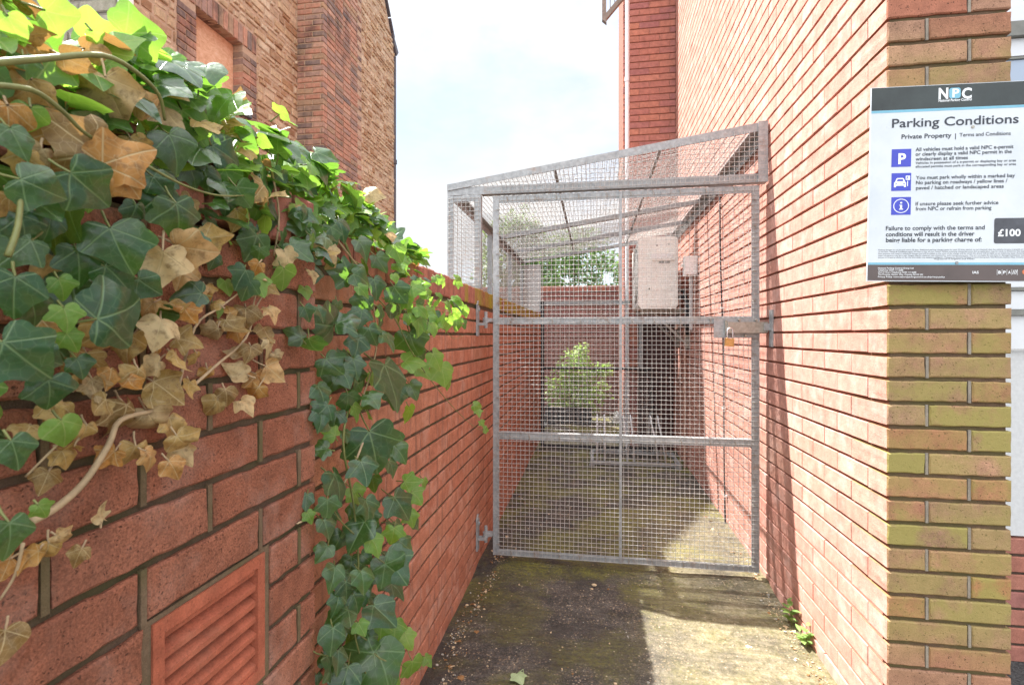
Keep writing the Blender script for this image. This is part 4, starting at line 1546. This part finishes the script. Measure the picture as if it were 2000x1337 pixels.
# ================================================================== IVY 2: withered sprig
dry = thing('withered_ivy', (-.53, .55, 1.1), 'withered tan ivy sprig on a bare woody stem across the wall above the terracotta vent', 'ivy')
lv = MB()
st = lv
runner(dry, [(60, 1018, -.535), (110, 990, -.533), (165, 940, -.531), (212, 868, -.53), (235, 820, -.532), (300, 800, -.535), (350, 775, -.54), (420, 715, -.543), (480, 660, -.545), (500, 600, -.547), (525, 560, -.548)], .0042, .0012, 1)
runner(dry, [(345, 775, -.54), (380, 640, -.54), (430, 600, -.545), (480, 560, -.548), (500, 530, -.55)], .0020, .001, 1)
runner(dry, [(140, 840, -.50), (90, 890, -.505), (50, 930, -.52)], .0012, .001, 1)
runner(dry, [(45, 1060, -.51), (30, 1120, -.52), (0, 1170, -.53)], .0016, .001, 1)
DRY = [(245, 790, 110, 105), (285, 800, 90, 60), (205, 780, 60, 150), (255, 655, 80, 100), (300, 640, 75, 80), (270, 720, 75, 100), (300, 745, 85, 20), (330, 815, 70, 70), (345, 850, 80, 70), (265, 870, 75, 95), (225, 880, 60, 150), (285, 880, 60, 20),
       (160, 750, 70, -20), (120, 790, 75, 110), (90, 790, 70, 60), (180, 740, 60, 60), (345, 660, 70, 0), (360, 600, 60, 60), (330, 590, 70, 100), (340, 690, 60, 40), (310, 705, 60, 150), (250, 740, 60, 60),
       (440, 625, 62, 30), (425, 640, 55, 150), (450, 610, 45, -60), (480, 600, 60, 90), (500, 575, 45, -80), (510, 545, 42, -60), (520, 560, 38, 30), (525, 600, 50, 60), (515, 640, 55, 100), (490, 675, 48, 90), (470, 690, 40, 170),
       (500, 730, 62, 60), (480, 730, 60, 175), (520, 715, 60, 10), (505, 755, 55, 110), (440, 760, 50, 70), (425, 780, 50, 150), (470, 780, 55, 60), (535, 690, 42, 50), (520, 660, 45, 60), (430, 595, 40, 200), (460, 640, 40, 60),
       (95, 1060, 70, 100), (75, 1075, 60, 170), (110, 1045, 50, 20), (95, 920, 60, 120), (120, 880, 55, 60), (145, 870, 55, 150), (160, 1070, 50, 110), (200, 1015, 40, -40), (20, 1090, 80, 170), (10, 1230, 90, 90), (330, 900, 60, 60), (350, 870, 60, 75),
       (380, 560, 60, 20), (360, 520, 70, 90), (385, 690, 40, 60), (60, 830, 70, 140), (170, 830, 60, 100), (215, 720, 60, 120), (400, 560, 40, 60), (370, 745, 45, 130), (405, 720, 40, 90), (300, 590, 50, 140)]
for (px, py, s_, an) in DRY:
    placed(lv, st, px, py, s_ * .92, an + R.uniform(-15, 15), 'b', R.uniform(-.54, -.515) if px < 400 else R.uniform(-.55, -.53), tilt=.7, up=.1, curl=R.uniform(.45, 1.0), face=.55)
lv.build('foliage', LEAFM, dry, smooth=True)

# ================================================================== IVY 3: trailing strand
trail = thing('trailing_ivy', (-.58, 1.1, 1.0), 'long strand of dark glossy ivy hanging down the garden wall almost to the ground', 'ivy')
lv = MB()
st = lv
runner(trail, [(650, 420, -.60), (690, 520, -.575), (705, 640, -.56), (690, 760, -.555), (670, 860, -.55), (690, 980, -.55), (700, 1100, -.545), (690, 1220, -.545), (720, 1337, -.54), (735, 1430, -.54)], .0036, .0016, 0)
runner(trail, [(620, 420, -.60), (660, 470, -.585), (720, 560, -.56), (735, 680, -.55), (700, 800, -.55)], .0028, .0018, 1)
runner(trail, [(710, 860, -.54), (690, 910, -.54), (660, 960, -.545), (620, 1000, -.553), (580, 1022, -.556)], .0030, .0016, 1)
runner(trail, [(725, 570, -.56), (770, 620, -.54), (800, 680, -.52), (840, 740, -.51), (890, 800, -.505), (930, 835, -.50), (955, 843, -.50)], .0022, .0008)
runner(trail, [(740, 560, -.56), (800, 585, -.53), (850, 600, -.51), (890, 605, -.50)], .0020, .0009)
runner(trail, [(800, 600, -.53), (850, 625, -.51), (885, 660, -.505), (905, 655, -.50)], .0014, .0007)
runner(trail, [(690, 1230, -.54), (760, 1280, -.53), (810, 1310, -.53), (840, 1290, -.53)], .0016, .0008)
runner(trail, [(700, 1050, -.545), (660, 1010, -.54), (640, 960, -.54)], .0018, .001)
TR = [
    (655, 633, 80, -45, 'd'), (652, 636, 95, 185, 'd'), (603, 662, 72, 80, 'd'), (636, 700, 66, 60, 'd'), (620, 752, 66, 90, 'd'), (752, 712, 135, 75, 'd'), (722, 842, 130, 80, 'd'), (652, 925, 95, 95, 'd'),
    (707, 605, 55, 100, 'd'), (712, 580, 60, 100, 'd'), (680, 540, 65, 200, 'd'), (690, 535, 60, 20, 'd'), (730, 545, 60, 60, 'd'), (765, 590, 75, 30, 'd'), (770, 560, 60, 60, 'd'), (800, 620, 65, 15, 'd'), (810, 610, 60, 40, 'd'),
    (800, 650, 85, 60, 'd'), (820, 690, 70, 80, 'd'), (700, 660, 60, 120, 'd'), (745, 650, 60, 60, 'd'), (660, 590, 40, 90, 'd'), (595, 600, 45, 60, 'd'), (590, 660, 55, 180, 'd'), (640, 790, 60, 120, 'd'), (680, 770, 60, 90, 'd'),
    (625, 800, 60, 95, 'd'), (640, 825, 55, 170, 'd'), (790, 705, 60, 0, 'y'), (815, 712, 55, 60, 'y'), (860, 715, 60, 70, 'y'), (845, 690, 60, 60, 'y'), (800, 795, 50, 75, 'y'), (870, 730, 45, 80, 'y'),
    (640, 875, 50, 150, 'd'), (770, 870, 60, 55, 'd'), (760, 900, 50, 60, 'd'), (705, 900, 70, 90, 'd'), (600, 965, 45, 100, 'd'), (640, 975, 60, 90, 'd'), (632, 1015, 55, 95, 'd'), (715, 975, 70, 105, 'd'), (770, 970, 80, 60, 'd'),
    (790, 940, 50, 20, 'y'), (805, 960, 45, 60, 'y'), (828, 935, 30, 90, 'y'), (800, 1000, 45, 75, 'y'), (805, 1015, 35, 30, 'd'), (712, 1018, 85, 95, 'd'), (770, 1030, 50, 90, 'y'), (725, 1050, 55, 70, 'y'), (690, 1030, 60, 130, 'd'),
    (780, 1055, 50, 35, 'd'), (755, 1085, 95, 60, 'd'), (752, 1100, 85, 30, 'd'), (640, 1065, 50, 130, 'd'), (655, 1105, 65, 110, 'd'), (705, 1115, 60, 95, 'd'), (675, 1135, 55, 80, 'd'), (660, 1160, 55, 120, 'd'), (765, 1140, 55, 50, 'd'),
    (680, 1190, 80, 100, 'd'), (730, 1180, 85, 60, 'd'), (700, 1215, 40, 60, 'y'), (650, 1225, 70, 95, 'd'), (735, 1270, 120, 80, 'd'), (730, 1275, 90, 175, 'd'), (640, 1280, 80, 70, 'd'), (680, 1300, 85, 95, 'd'), (770, 1215, 60, 90, 'y'), (745, 1215, 60, 100, 'y'),
    (790, 1235, 50, 75, 'y'), (805, 1290, 60, 80, 'y'), (830, 1282, 32, 60, 'y'), (770, 1320, 50, 80, 'y'), (600, 1000, 35, 60, 'y'), (690, 790, 50, 60, 'y'), (655, 850, 45, 200, 'y'), (660, 430, 60, 60, 'd'), (700, 470, 60, 60, 'd'), (735, 500, 55, 45, 'd'),
    (770, 480, 50, 60, 'y'), (640, 460, 50, 60, 'd'), (610, 520, 60, 110, 'd'), (595, 560, 40, 80, 'y'), (585, 480, 60, 150, 'd'), (560, 520, 45, 90, 'd'), (740, 600, 60, 90, 'd'), (720, 640, 60, 60, 'd'), (690, 700, 60, 100, 'd'),
    (690, 1160, 60, 60, 'd'), (715, 1240, 60, 60, 'd'), (660, 1270, 60, 120, 'd'), (700, 1360, 90, 90, 'd'), (660, 1380, 80, 100, 'd'), (750, 1380, 80, 60, 'd'), (720, 1440, 80, 90, 'd'),
    (620, 600, 45, 60, 'd'), (700, 750, 60, 90, 'd'), (720, 770, 55, 60, 'd'), (665, 720, 60, 60, 'd'), (775, 760, 60, 80, 'd'), (800, 750, 50, 60, 'd'),
]
for q in TR:
    px, py, s_, an, kd = q
    X = (-.545 if px < 700 else -.53) + R.uniform(-.015, .02)
    if py < 560:
        X -= .03
    placed(lv, st, px, py, s_ * .93, an + R.uniform(-16, 16), kd, X, tilt=.6, up=.28, face=.55)
# tip of the branch leaning into the alley, in full sun
for i in range(46):
    t = R.random()
    px, py = 780 + 125 * t + R.uniform(-12, 12), 575 + 55 * t + R.uniform(-45, 40)
    placed(lv, st, px, py, R.uniform(20, 46), R.uniform(-40, 110), 'y' if R.random() < .75 else 'd', R.uniform(-.53, -.48), tilt=.9, up=.5, face=.4)
for (px, py, s_, an) in ((925, 790, 26, 20), (932, 800, 22, 80), (938, 822, 18, 60), (945, 838, 16, 0), (890, 545, 34, 0), (868, 548, 30, 170), (905, 600, 30, 60), (850, 540, 24, 60), (700, 560, 40, 30)):
    placed(lv, st, px, py, s_, an, 'y', -.50, tilt=.5, up=.4, face=.5)
for i in range(70):                                    # smaller leaves filling behind
    t = R.random() ** .8
    py = 480 + 900 * t
    px = 695 + R.gauss(0, 34 if py > 760 else 62) + (20 if py < 700 else 0)
    placed(lv, st, px, py, R.uniform(28, 58), R.uniform(40, 140), 'd' if R.random() < .88 else 'y', R.uniform(-.615, -.565), tilt=.8, up=.3, face=.5)
lv.build('foliage', LEAFM, trail, smooth=True)

# ================================================================== SMALL PLANTS, LITTER
for (px, py, hgt, lab) in ((1546, 1245, .11, 'taller green weed sprouting at the foot of the sunlit brick wall, nearer the gate'), (1574, 1285, .085, 'smaller green weed at the foot of the sunlit brick wall, nearer the mossy pier')):
    P, d = at_x(px, py, .885)
    P.z = .0
    w = thing('weed', P, lab, 'weed', 'weeds at the foot of the brick wall')
    lv, st = MB(), MB()
    for k in range(3):
        top = P + V((R.uniform(-.02, .01), R.uniform(-.02, .02), hgt * R.uniform(.6, 1)))
        st.tube([P, (P + top) / 2 + V((.004, 0, 0)), top], .0022, .0012, n=5)
        for j in range(6):
            q = P.lerp(top, .25 + .75 * j / 5)
            a = j * 2.4 + k
            T = V((math.cos(a), math.sin(a), .45))
            leaf(lv, q, T, V((0, 0, 1)) - T * .3, R.uniform(.04, .06), 0, .35, simple=True)
    st.build('stem', M['stem'], w)
    lv.build('foliage', M['weed'], w, smooth=True)

mb = MB()
Pf, _d = at_y(1010, 1322, 1.95)
leaf(mb, V((Pf.x, 1.95, .012)), V((.5, -1, .05)), V((0, -.15, 1)), .075, 0, .12, 0)
mb.tube([(Pf.x, 1.95, .013), (Pf.x + .02, 1.975, .016), (Pf.x + .03, 1.93, .02)], .0014, n=5, m=0)
fl = mb.build('fallen_leaf', M['leaf_pale'], base=(Pf.x, 1.95, 0), smooth=True)
tag(fl, 'single pale green ivy leaf lying on the dark alley concrete', 'leaf')


def chip(mb, p, s):
    P = [p + V((R.uniform(.3, 1) * s * math.cos(a), R.uniform(.3, 1) * s * math.sin(a), 0)) for a in (0, 1.3, 2.6, 3.8, 5.1)]
    mb.prism(P, V((R.uniform(-.2, .2) * s, R.uniform(-.2, .2) * s, s * R.uniform(.3, .7))), R.choice((0, 0, 1, 2)))


mb = MB()
for i in range(1700):
    if R.random() < .38:
        Y = R.uniform(1.5, 3.0); X = -.57 + R.gauss(0, .025) + .03 * math.sin(Y * 5)
    elif R.random() < .5:
        Y = R.uniform(1.6, 5.5); X = R.uniform(-.6, .85)
    else:
        Y = R.uniform(1.5, 3.2); X = .86 + R.gauss(0, .02)
    if X < -.63 or X > .895:
        continue
    hz = .010 * mnoise.noise(V((X * 2.2, Y * 2.2, 0))) + (.022 if Y > 2.86 else 0) - (.018 * min(1, max(0, (-.52 - X) / .08)))
    chip(mb, V((X, Y, hz + .0005)), R.uniform(.0015, .004) if R.random() < .8 else R.uniform(.004, .009))
for i in range(70):
    if R.random() < .6:
        X, Y = -.56 + R.gauss(0, .03), R.uniform(1.6, 4.5)
    elif R.random() < .5:
        X, Y = .84 + R.gauss(0, .03), R.uniform(1.9, 4.0)
    else:
        X, Y = R.uniform(-.5, .8), R.uniform(1.7, 5.5)
    if X < -.62 or X > .88:
        continue
    hz = .010 * mnoise.noise(V((X * 2.2, Y * 2.2, 0))) + (.022 if Y > 2.86 else 0) - (.018 * min(1, max(0, (-.52 - X) / .08)))
    a = R.random() * 6.28
    leaf(mb, V((X, Y, hz + .004)), V((math.cos(a), math.sin(a), .05)), V((R.gauss(0, .2), R.gauss(0, .2), 1)), R.uniform(.012, .032), R.choice((0, 1, 1)), .5, simple=R.random() < .6, rings=(1.0,))
M['chip_b'] = plain('brown litter', (.25, .13, .05), .9, 0, .4, 60)
M['chip_c'] = plain('grey grit', (.40, .38, .33), .9, 0, .4, 60)
gl = mb.build('litter', [M['pebble'], M['chip_b'], M['chip_c']], fix=True)
gl['kind'] = 'stuff'
tag(gl, 'pale grit and leaf litter scattered along the foot of the walls', 'litter')

for (px, py, s_, lab, mm) in ((1160, 1117, .009, 'pale cream pebble on the damp concrete just outside the gate', 'pebble_cream'),):
    Pp, _d = at_y(px, py, 2.70)
    bm = bmesh.new()
    bmesh.ops.create_icosphere(bm, subdivisions=2, radius=s_)
    for v in bm.verts:
        v.co = V((v.co.x * 1.5, v.co.y, v.co.z * .75)) * (1 + .18 * mnoise.noise(v.co * 60))
    me = bpy.data.meshes.new('pebble')
    bm.to_mesh(me); bm.free()
    me.materials.append(M['pebble'])
    o = bpy.data.objects.new('pebble', me)
    C.objects.link(o)
    o.location = (Pp.x, 2.70, .016)
    tag(o, lab, 'pebble')


# ================================================================== SHRUB AND TREES
def bush(name, base, boxes, nleaf, size, label, cat, mat, trunk_h, trunk_r, group=None, jitter=1.0):
    t = thing(name, base, label, cat, group)
    base = V(base)
    tb, lv = MB(), MB()
    ends = []
    tb.tube([base, base + V((.02, 0, trunk_h * .5)), base + V((-.02, .02, trunk_h))], trunk_r, trunk_r * .6, n=8)
    for (c, r, wgt) in boxes:
        c = V(c)
        s = base + V((-.02, .02, trunk_h * R.uniform(.6, 1)))
        tb.tube([s, s.lerp(c, .5) + rv(r.length * .06 if isinstance(r, Vector) else .03), c], trunk_r * .5, trunk_r * .12, n=6)
        for k in range(int(nleaf * wgt)):
            dv_ = rv(1).normalized()
            f_ = R.random() ** .45
            clump = 1 + .35 * mnoise.noise(V((dv_.x * 2.2 + c.x * 3, dv_.y * 2.2, dv_.z * 2.2 + c.z)))
            p = c + V((dv_.x * r[0], dv_.y * r[1], dv_.z * r[2])) * f_ * clump
            if mnoise.noise(p * (2.2 / max(r[0], .2))) < -.22:
                continue
            N_ = (dv_ * .6 + V((-.2, -.3, .5)) + rv(.5)).normalized()
            T_ = (dv_ + V((0, 0, -.4)) + rv(.6)).normalized()
            leaf(lv, p, T_, N_, size * R.uniform(.6, 1.3), 0, .3, simple=True, rings=(1.0,))
    tb.build('trunk', M['bark'], t, smooth=True)
    lv.build('crown', mat, t, smooth=True)
    return t


bush('shrub', (-.30, 7.70, .23), [((-.38, 7.7, .50), V((.34, .22, .34)), .5), ((-.05, 7.68, .46), V((.30, .22, .30)), .4), ((-.28, 7.7, .86), V((.24, .17, .24)), .3), ((-.18, 7.68, 1.08), V((.08, .07, .14)), .07), ((.10, 7.66, .80), V((.20, .12, .09)), .12)],
     2600, .07, 'bushy light green shrub growing in the black trough behind the rear mesh', 'shrub', M['bush'], .25, .016)
bush('tree', (-.6, 15.0, 0), [((-1.2, 15, 3.0), V((1.1, .9, 1.1)), .35), ((.3, 15.2, 2.9), V((1.0, .9, 1.0)), .35), ((-.5, 14.8, 3.75), V((.95, .8, .75)), .3)],
     5200, .16, 'bushy green tree seen over the plum back wall, straight beyond the cage', 'tree', M['tree_leaf'], 1.9, .10, 'trees beyond the alley')
bush('tree', (-1.75, 12.0, 0), [((-2.1, 12, 2.9), V((.8, .7, 1.0)), .5), ((-1.4, 12.2, 2.9), V((.6, .6, .9)), .4), ((-1.75, 11.9, 3.75), V((.65, .5, .55)), .3)],
     4600, .14, 'slimmer green tree rising behind the garden wall at the far end of the cage', 'tree', M['tree_leaf'], 1.9, .09, 'trees beyond the alley')

# ================================================================== PARKING SIGN
SY = 1.742
P_tl, _ = at_y(1702, 172, SY)
ROLL = rad(-1.25)
sx, sz = V((math.cos(ROLL), 0, math.sin(ROLL))), V((-math.sin(ROLL), 0, math.cos(ROLL)))
SW, SH = .462, .598
sign = thing('parking_sign', P_tl + sx * SW / 2 - sz * SH, 'white parking conditions notice board with black header, screwed to the mossy brick pier', 'sign')


def sl(px, py):                       # photo -> board coordinates (x right, y down from the top left corner)
    P, d = at_y(px, py, SY)
    v_ = P - P_tl
    return v_.dot(sx), -v_.dot(sz), d


def sp(x, y, n_):                     # board coordinates -> world
    return P_tl + sx * x - sz * y + V((0, -n_, 0))


def plate(mb, x0, y0_, x1, y1_, n0, n1, m=0):
    mb.hexa([sp(x0, y1_, n1), sp(x1, y1_, n1), sp(x1, y1_, n0), sp(x0, y1_, n0), sp(x0, y0_, n1), sp(x1, y0_, n1), sp(x1, y0_, n0), sp(x0, y0_, n0)], m)


def quad(mb, x0, y0_, x1, y1_, n_, m=0):
    mb.face([mb.vert(sp(x, y, n_)) for x, y in ((x0, y1_), (x1, y1_), (x1, y0_), (x0, y0_))], m)


mb = MB()
plate(mb, 0, 0, SW, SH, -.004, 0)
bd = mb.build('board', M['sign_white'], sign)
yh = sl(1702, 217)[1]
yl = sl(1702, 222)[1]
yb = sl(1702, 512.5)[1]
yf = sl(1702, 517)[1]
mb = MB()
quad(mb, .0015, .0015, SW - .0015, yh, .0004, 0)
mb.build('header_panel', M['sign_black'], sign)
mb = MB()
quad(mb, .0015, yf, SW - .0015, SH - .0025, .0004, 0)
mb.build('footer_panel', M['sign_foot'], sign)
mb = MB()
quad(mb, .0015, yh + .0003, SW - .0015, yl, .0004)
mb.build('blue_line', M['sign_cyan'], sign)
mb = MB()
quad(mb, .0015, yb, SW - .0015, yf - .0003, .0004)
mb.build('blue_line', M['sign_cyan'], sign)



def text_mesh(txt, bold=0.0):
    cu = bpy.data.curves.new('lettering', 'FONT')
    cu.body = txt
    cu.size = 1.0
    cu.resolution_u = 3
    cu.offset = bold
    o = bpy.data.objects.new('lettering', cu)
    C.objects.link(o)
    dg = bpy.context.evaluated_depsgraph_get()
    me = bpy.data.meshes.new_from_object(o.evaluated_get(dg))
    vs = [v.co.copy() for v in me.vertices]
    fs = [tuple(p.vertices) for p in me.polygons]
    bpy.data.objects.remove(o)
    bpy.data.meshes.remove(me)
    bpy.data.curves.remove(cu)
    return vs, fs


def write(mb, txt, pxl, pxr, pyb, cap, n_=.0008, bold=0.0, m=0):
    """text between photo columns pxl..pxr, baseline at row pyb, capital height in photo px"""
    x0, yb_, d = sl(pxl, pyb)
    x1 = sl(pxr, pyb)[0]
    vs, fs = text_mesh(txt, bold)
    if not vs:
        return
    mn, mx = min(v.x for v in vs), max(v.x for v in vs)
    kx = (x1 - x0) / (mx - mn)
    ky = cap * d / 1000 / .70
    i0 = len(mb.v)
    for v in vs:
        mb.vert(sp(x0 + (v.x - mn) * kx, yb_ - v.y * ky, n_))
    for f_ in fs:
        mb.face([i0 + i for i in f_], m)


B1 = .012
mb = MB()
write(mb, 'Parking Conditions', 1742, 1989, 249.5, 17, bold=B1)
mb.build('heading_lettering', M['sign_text'], sign)
mb = MB()
write(mb, 'Private Property', 1760.5, 1858, 271.5, 8.6, bold=.016)
write(mb, '|', 1865.3, 1866.7, 269.5, 9)
write(mb, 'Terms and Conditions', 1873.7, 1973.7, 267, 7, bold=.008)
mb.build('subheading_lettering', M['sign_text'], sign)
mb = MB()
for (t_, a, b_, y_, c_, bo) in (
        ('All vehicles must hold a valid NPC e-permit', 1788, 1979, 295.3, 6.8, .014), ('or clearly display a valid NPC permit in the', 1788, 1975.5, 304.5, 6.8, .014), ('windscreen at all times', 1788, 1890, 313.8, 6.8, .014),
        ('Vehicles in possession of a e-permit or displaying bay or area', 1788, 1984, 320.6, 4.6, .010), ('allocated permits must park in the corresponding bay or area', 1788, 1984, 327.6, 4.6, .010),
        ('You must park wholly within a marked bay', 1788.7, 1982, 350.3, 6.8, .014), ('No parking on roadways / yellow lines /', 1788.7, 1967, 360, 6.8, .014), ('paved / hatched or landscaped areas', 1788.7, 1960, 370.2, 6.8, .014),
        ('If unsure please seek further advice', 1788, 1949.6, 401.3, 7, .012), ('from NPC or refrain from parking', 1788, 1936, 411, 7, .012),
        ('Failure to comply with the terms and', 1730, 1923, 449.6, 8.2, .014), ('conditions will result in the driver', 1730, 1903, 461.4, 8.2, .018), ('being liable for a parking charge of:', 1730, 1917, 472.6, 8.2, .020),
        ('Parking charges are to be paid within 28 days. Additional parking charges apply for each 24 hour period, or part thereof, that the vehicle remains in breach or if it returns', 1715.5, 2020, 489, 2.4, .0),
        ('at any time. Terms & Conditions apply 24 hours a day, all year round. Where a parking charge becomes due an application may be made to DVLA for the keeper details.', 1715.5, 2020, 492.6, 2.4, .0),
        ('Non payment will result in additional charges and will be added to the value of the charge and for which the driver will be liable on an indemnity basis. Automatic number', 1715.5, 2020, 496.3, 2.4, .0),
        ('plate recognition may be in use. Images may be captured and retained for enforcement purposes. We are not liable for any loss or damage howsoever caused to any', 1715.5, 2020, 500, 2.4, .0),
        ('person or property whilst on the site save under any statutory obligation. Managed by National Parking Control Group Ltd, The Pinnacle, Station Way, Crawley RH10 1JH.', 1715.5, 2020, 503.7, 2.4, .0),
        ('Registered in England and Wales', 1825, 1903, 506.5, 2.4, .0)):
    write(mb, t_, a, b_, y_, c_, bold=bo)
mb.build('body_lettering', M['sign_text'], sign)
# icons
mb = MB()
ic = []
for (a, b_, c_, d_) in ((1741.6, 291.8, 1779, 326.2), (1741.3, 338.5, 1778.8, 373), (1741, 385.2, 1778.4, 420)):
    x0, y0_, _ = sl(a, b_); x1, y1_, _ = sl(c_, d_ - .8)
    quad(mb, x0, y0_, x1, y1_, .0005)
    ic.append((x0, y0_, x1, y1_))
mb.build('icon_panel', M['sign_blue'], sign)
mb = MB()
write(mb, 'P', 1754, 1769, 320, 20, bold=.03, n_=.0009)
mb.build('icon_symbol', M['sign_pale'], sign)
mb = MB()
x0, y0_, x1, y1_ = ic[1]
w_, h_ = x1 - x0, y1_ - y0_


def ipoly(mb, pts, n_=.0009, m=0):
    mb.face([mb.vert(sp(x0 + a * w_, y0_ + b_ * h_, n_)) for a, b_ in pts], m)


ipoly(mb, [(.13, .80), (.13, .55), (.19, .48), (.25, .32), (.30, .28), (.58, .28), (.63, .32), (.69, .48), (.74, .55), (.74, .80), (.64, .80), (.64, .72), (.23, .72), (.23, .80)][::-1])
ipoly(mb, [(.80, .45), (.84, .45), (.84, .75), (.80, .75)])
ipoly(mb, [(.72, .16), (.94, .16), (.94, .40), (.72, .40)])
mb.build('icon_symbol', M['sign_pale'], sign)
mb = MB()
x0, y0_, x1, y1_ = ic[2]
w_, h_ = x1 - x0, y1_ - y0_
nn = 30
for j in range(nn):
    a0, a1 = 6.2832 * j / nn, 6.2832 * (j + 1) / nn
    ipoly(mb, [(.5 + .40 * math.cos(a0), .5 + .40 * math.sin(a0)), (.5 + .40 * math.cos(a1), .5 + .40 * math.sin(a1)), (.5 + .36 * math.cos(a1), .5 + .36 * math.sin(a1)), (.5 + .36 * math.cos(a0), .5 + .36 * math.sin(a0))])
ipoly(mb, [(.45, .28), (.55, .28), (.55, .37), (.45, .37)])
ipoly(mb, [(.41, .44), (.55, .44), (.55, .66), (.60, .66), (.60, .71), (.40, .71), (.40, .66), (.45, .66), (.45, .49), (.41, .49)])
mb.build('icon_symbol', M['sign_pale'], sign)
mb = MB()
x0, y0_, x1, y1_ = ic[1]
w_, h_ = x1 - x0, y1_ - y0_
ipoly(mb, [(.27, .46), (.31, .35), (.57, .35), (.61, .46)], .0012)
ipoly(mb, [(.20, .60), (.28, .58), (.28, .63), (.20, .65)], .0012)
ipoly(mb, [(.60, .58), (.68, .60), (.68, .65), (.60, .63)], .0012)
write(mb, 'P', 1770.3, 1773.6, 350.5, 5.6, n_=.0012, bold=.02)
mb.build('icon_detail', M['sign_blue'], sign)
# charge box
mb = MB()
x0, y0_, _ = sl(1942, 426); x1, y1_, _ = sl(1999.5, 475)
x1 = min(x1 + .012, SW - .02)
r_ = .006
P_ = []
for (cx, cy, a0) in ((x1 - r_, y0_ + r_, -90), (x1 - r_, y1_ - r_, 0), (x0 + r_, y1_ - r_, 90), (x0 + r_, y0_ + r_, 180)):
    for i in range(5):
        a = rad(a0 + 22.5 * i)
        P_.append(sp(cx + r_ * math.cos(a), cy + r_ * math.sin(a), .0005))
mb.face([mb.vert(p) for p in P_][::-1])
mb.build('charge_panel', M['sign_grey'], sign)
mb = MB()
write(mb, '£100', 1948.5, 1993, 461, 13.2, bold=.03, n_=.0009)
mb.build('charge_lettering', M['sign_pale'], sign)
mb = MB()
write(mb, 'N', 1832.6, 1851.5, 193.3, 20.5, bold=.035, n_=.0009)
write(mb, 'C', 1878, 1897.4, 192.3, 19.5, bold=.035, n_=.0009)
write(mb, 'National Parking Control', 1832.6, 1897.4, 199.3, 4.8, bold=.02, n_=.0009)
mb.build('header_lettering', M['sign_pale'], sign)
mb = MB()
for (t_, b_, y_) in (('National Parking Control Group Ltd', 1783.8, 524.8), ('Telephone: 0330 111 6688', 1763.5, 528.8), ('Out of Hours Telephone: 0330 111 6688', 1789, 532.8), ('The Pinnacle, Station Way, Crawley RH10 1JH', 1802, 537), ('Privacy Policy: www.nationalparkingcontrol.co.uk/privacy-policy', 1845, 541.6)):
    write(mb, t_, 1714.5, b_, y_, 2.9, bold=.012, n_=.0009)
mb.build('address_lettering', M['sign_pale'], sign)
mb = MB()
write(mb, 'IAS', 1899, 1911, 534, 4.8, bold=.02, n_=.0009)
mb.build('badge_lettering', M['sign_pale'], sign)
mb = MB()
for (a, ch) in ((1948, 'B'), (1957.5, 'P'), (1967, 'A')):
    write(mb, ch, a + 1.4, a + 6.4, 534.2, 5.4, bold=.03, n_=.0009)
for k in range(3):
    xa, ya, _ = sl(1976.5 + 3 * k, 535.2); xb, yb2, _ = sl(1979.5 + 3 * k, 527)
    mb.face([mb.vert(sp(*q, .0009)) for q in ((xa, ya), (xa + .0016, ya), (xb + .0016, yb2), (xb, yb2))])
for a in (1947, 1956.5, 1966, 1975.5, 1986.5):
    xa, ya, _ = sl(a, 526)
    quad(mb, xa, ya, xa + .0008, ya + .0165, .0008)
mb.build('badge_lettering', M['sign_pale'], sign)
mb = MB()
x0, y0_, _ = sl(1853.8, 172.2); x1, y1_, _ = sl(1875.8, 191.8)
r_ = .007
P_ = []
for (cx, cy, a0) in ((x1 - r_, y0_ + r_, -90), (x1 - r_, y1_ - r_, 0), (x0 + r_, y1_ - r_, 90), (x0 + r_, y0_ + r_, 180)):
    for i in range(5):
        a = rad(a0 + 22.5 * i)
        P_.append(sp(cx + r_ * math.cos(a), cy + r_ * math.sin(a), .0007))
mb.face([mb.vert(p) for p in P_][::-1])
write(mb, '', 0, 1, 0, 1)
mb.build('logo_panel', M['sign_cyan'], sign)
mb = MB()
write(mb, 'P', 1859.5, 1873, 190, 16, bold=.03, n_=.0011)
mb.build('logo_lettering', M['sign_pale'], sign)
mb = MB()
x0, y0_, _ = sl(2002, 531)
P_ = [sp(min(x0, SW - .014) + .008 * math.cos(6.2832 * i / 16), y0_ + .008 * math.sin(6.2832 * i / 16), .0009) for i in range(16)]
mb.face([mb.vert(p) for p in P_])
mb.build('footer_badge', M['sign_orange'], sign)
for (px, py, mm) in ((1868.5, 513, 'galv'), (1900, 248, 'rusty')):
    x0, y0_, _ = sl(px, py)
    mb = MB()
    mb.tube([sp(x0, y0_, -.002), sp(x0, y0_, .0022)], .0052, .0042, n=12)
    mb.build('screw', M[mm], sign)
mb = MB()                                             # battens behind the board
for y_ in (.08, .50):
    mb = MB()
    mb.hexa([sp(.12, y_ + .03, -.0045), sp(.34, y_ + .03, -.0045), sp(.34, y_ + .03, -.0275), sp(.12, y_ + .03, -.0275),
             sp(.12, y_, -.0045), sp(.34, y_, -.0045), sp(.34, y_, -.0275), sp(.12, y_, -.0275)])
    mb.build('batten', M['lead'], sign)
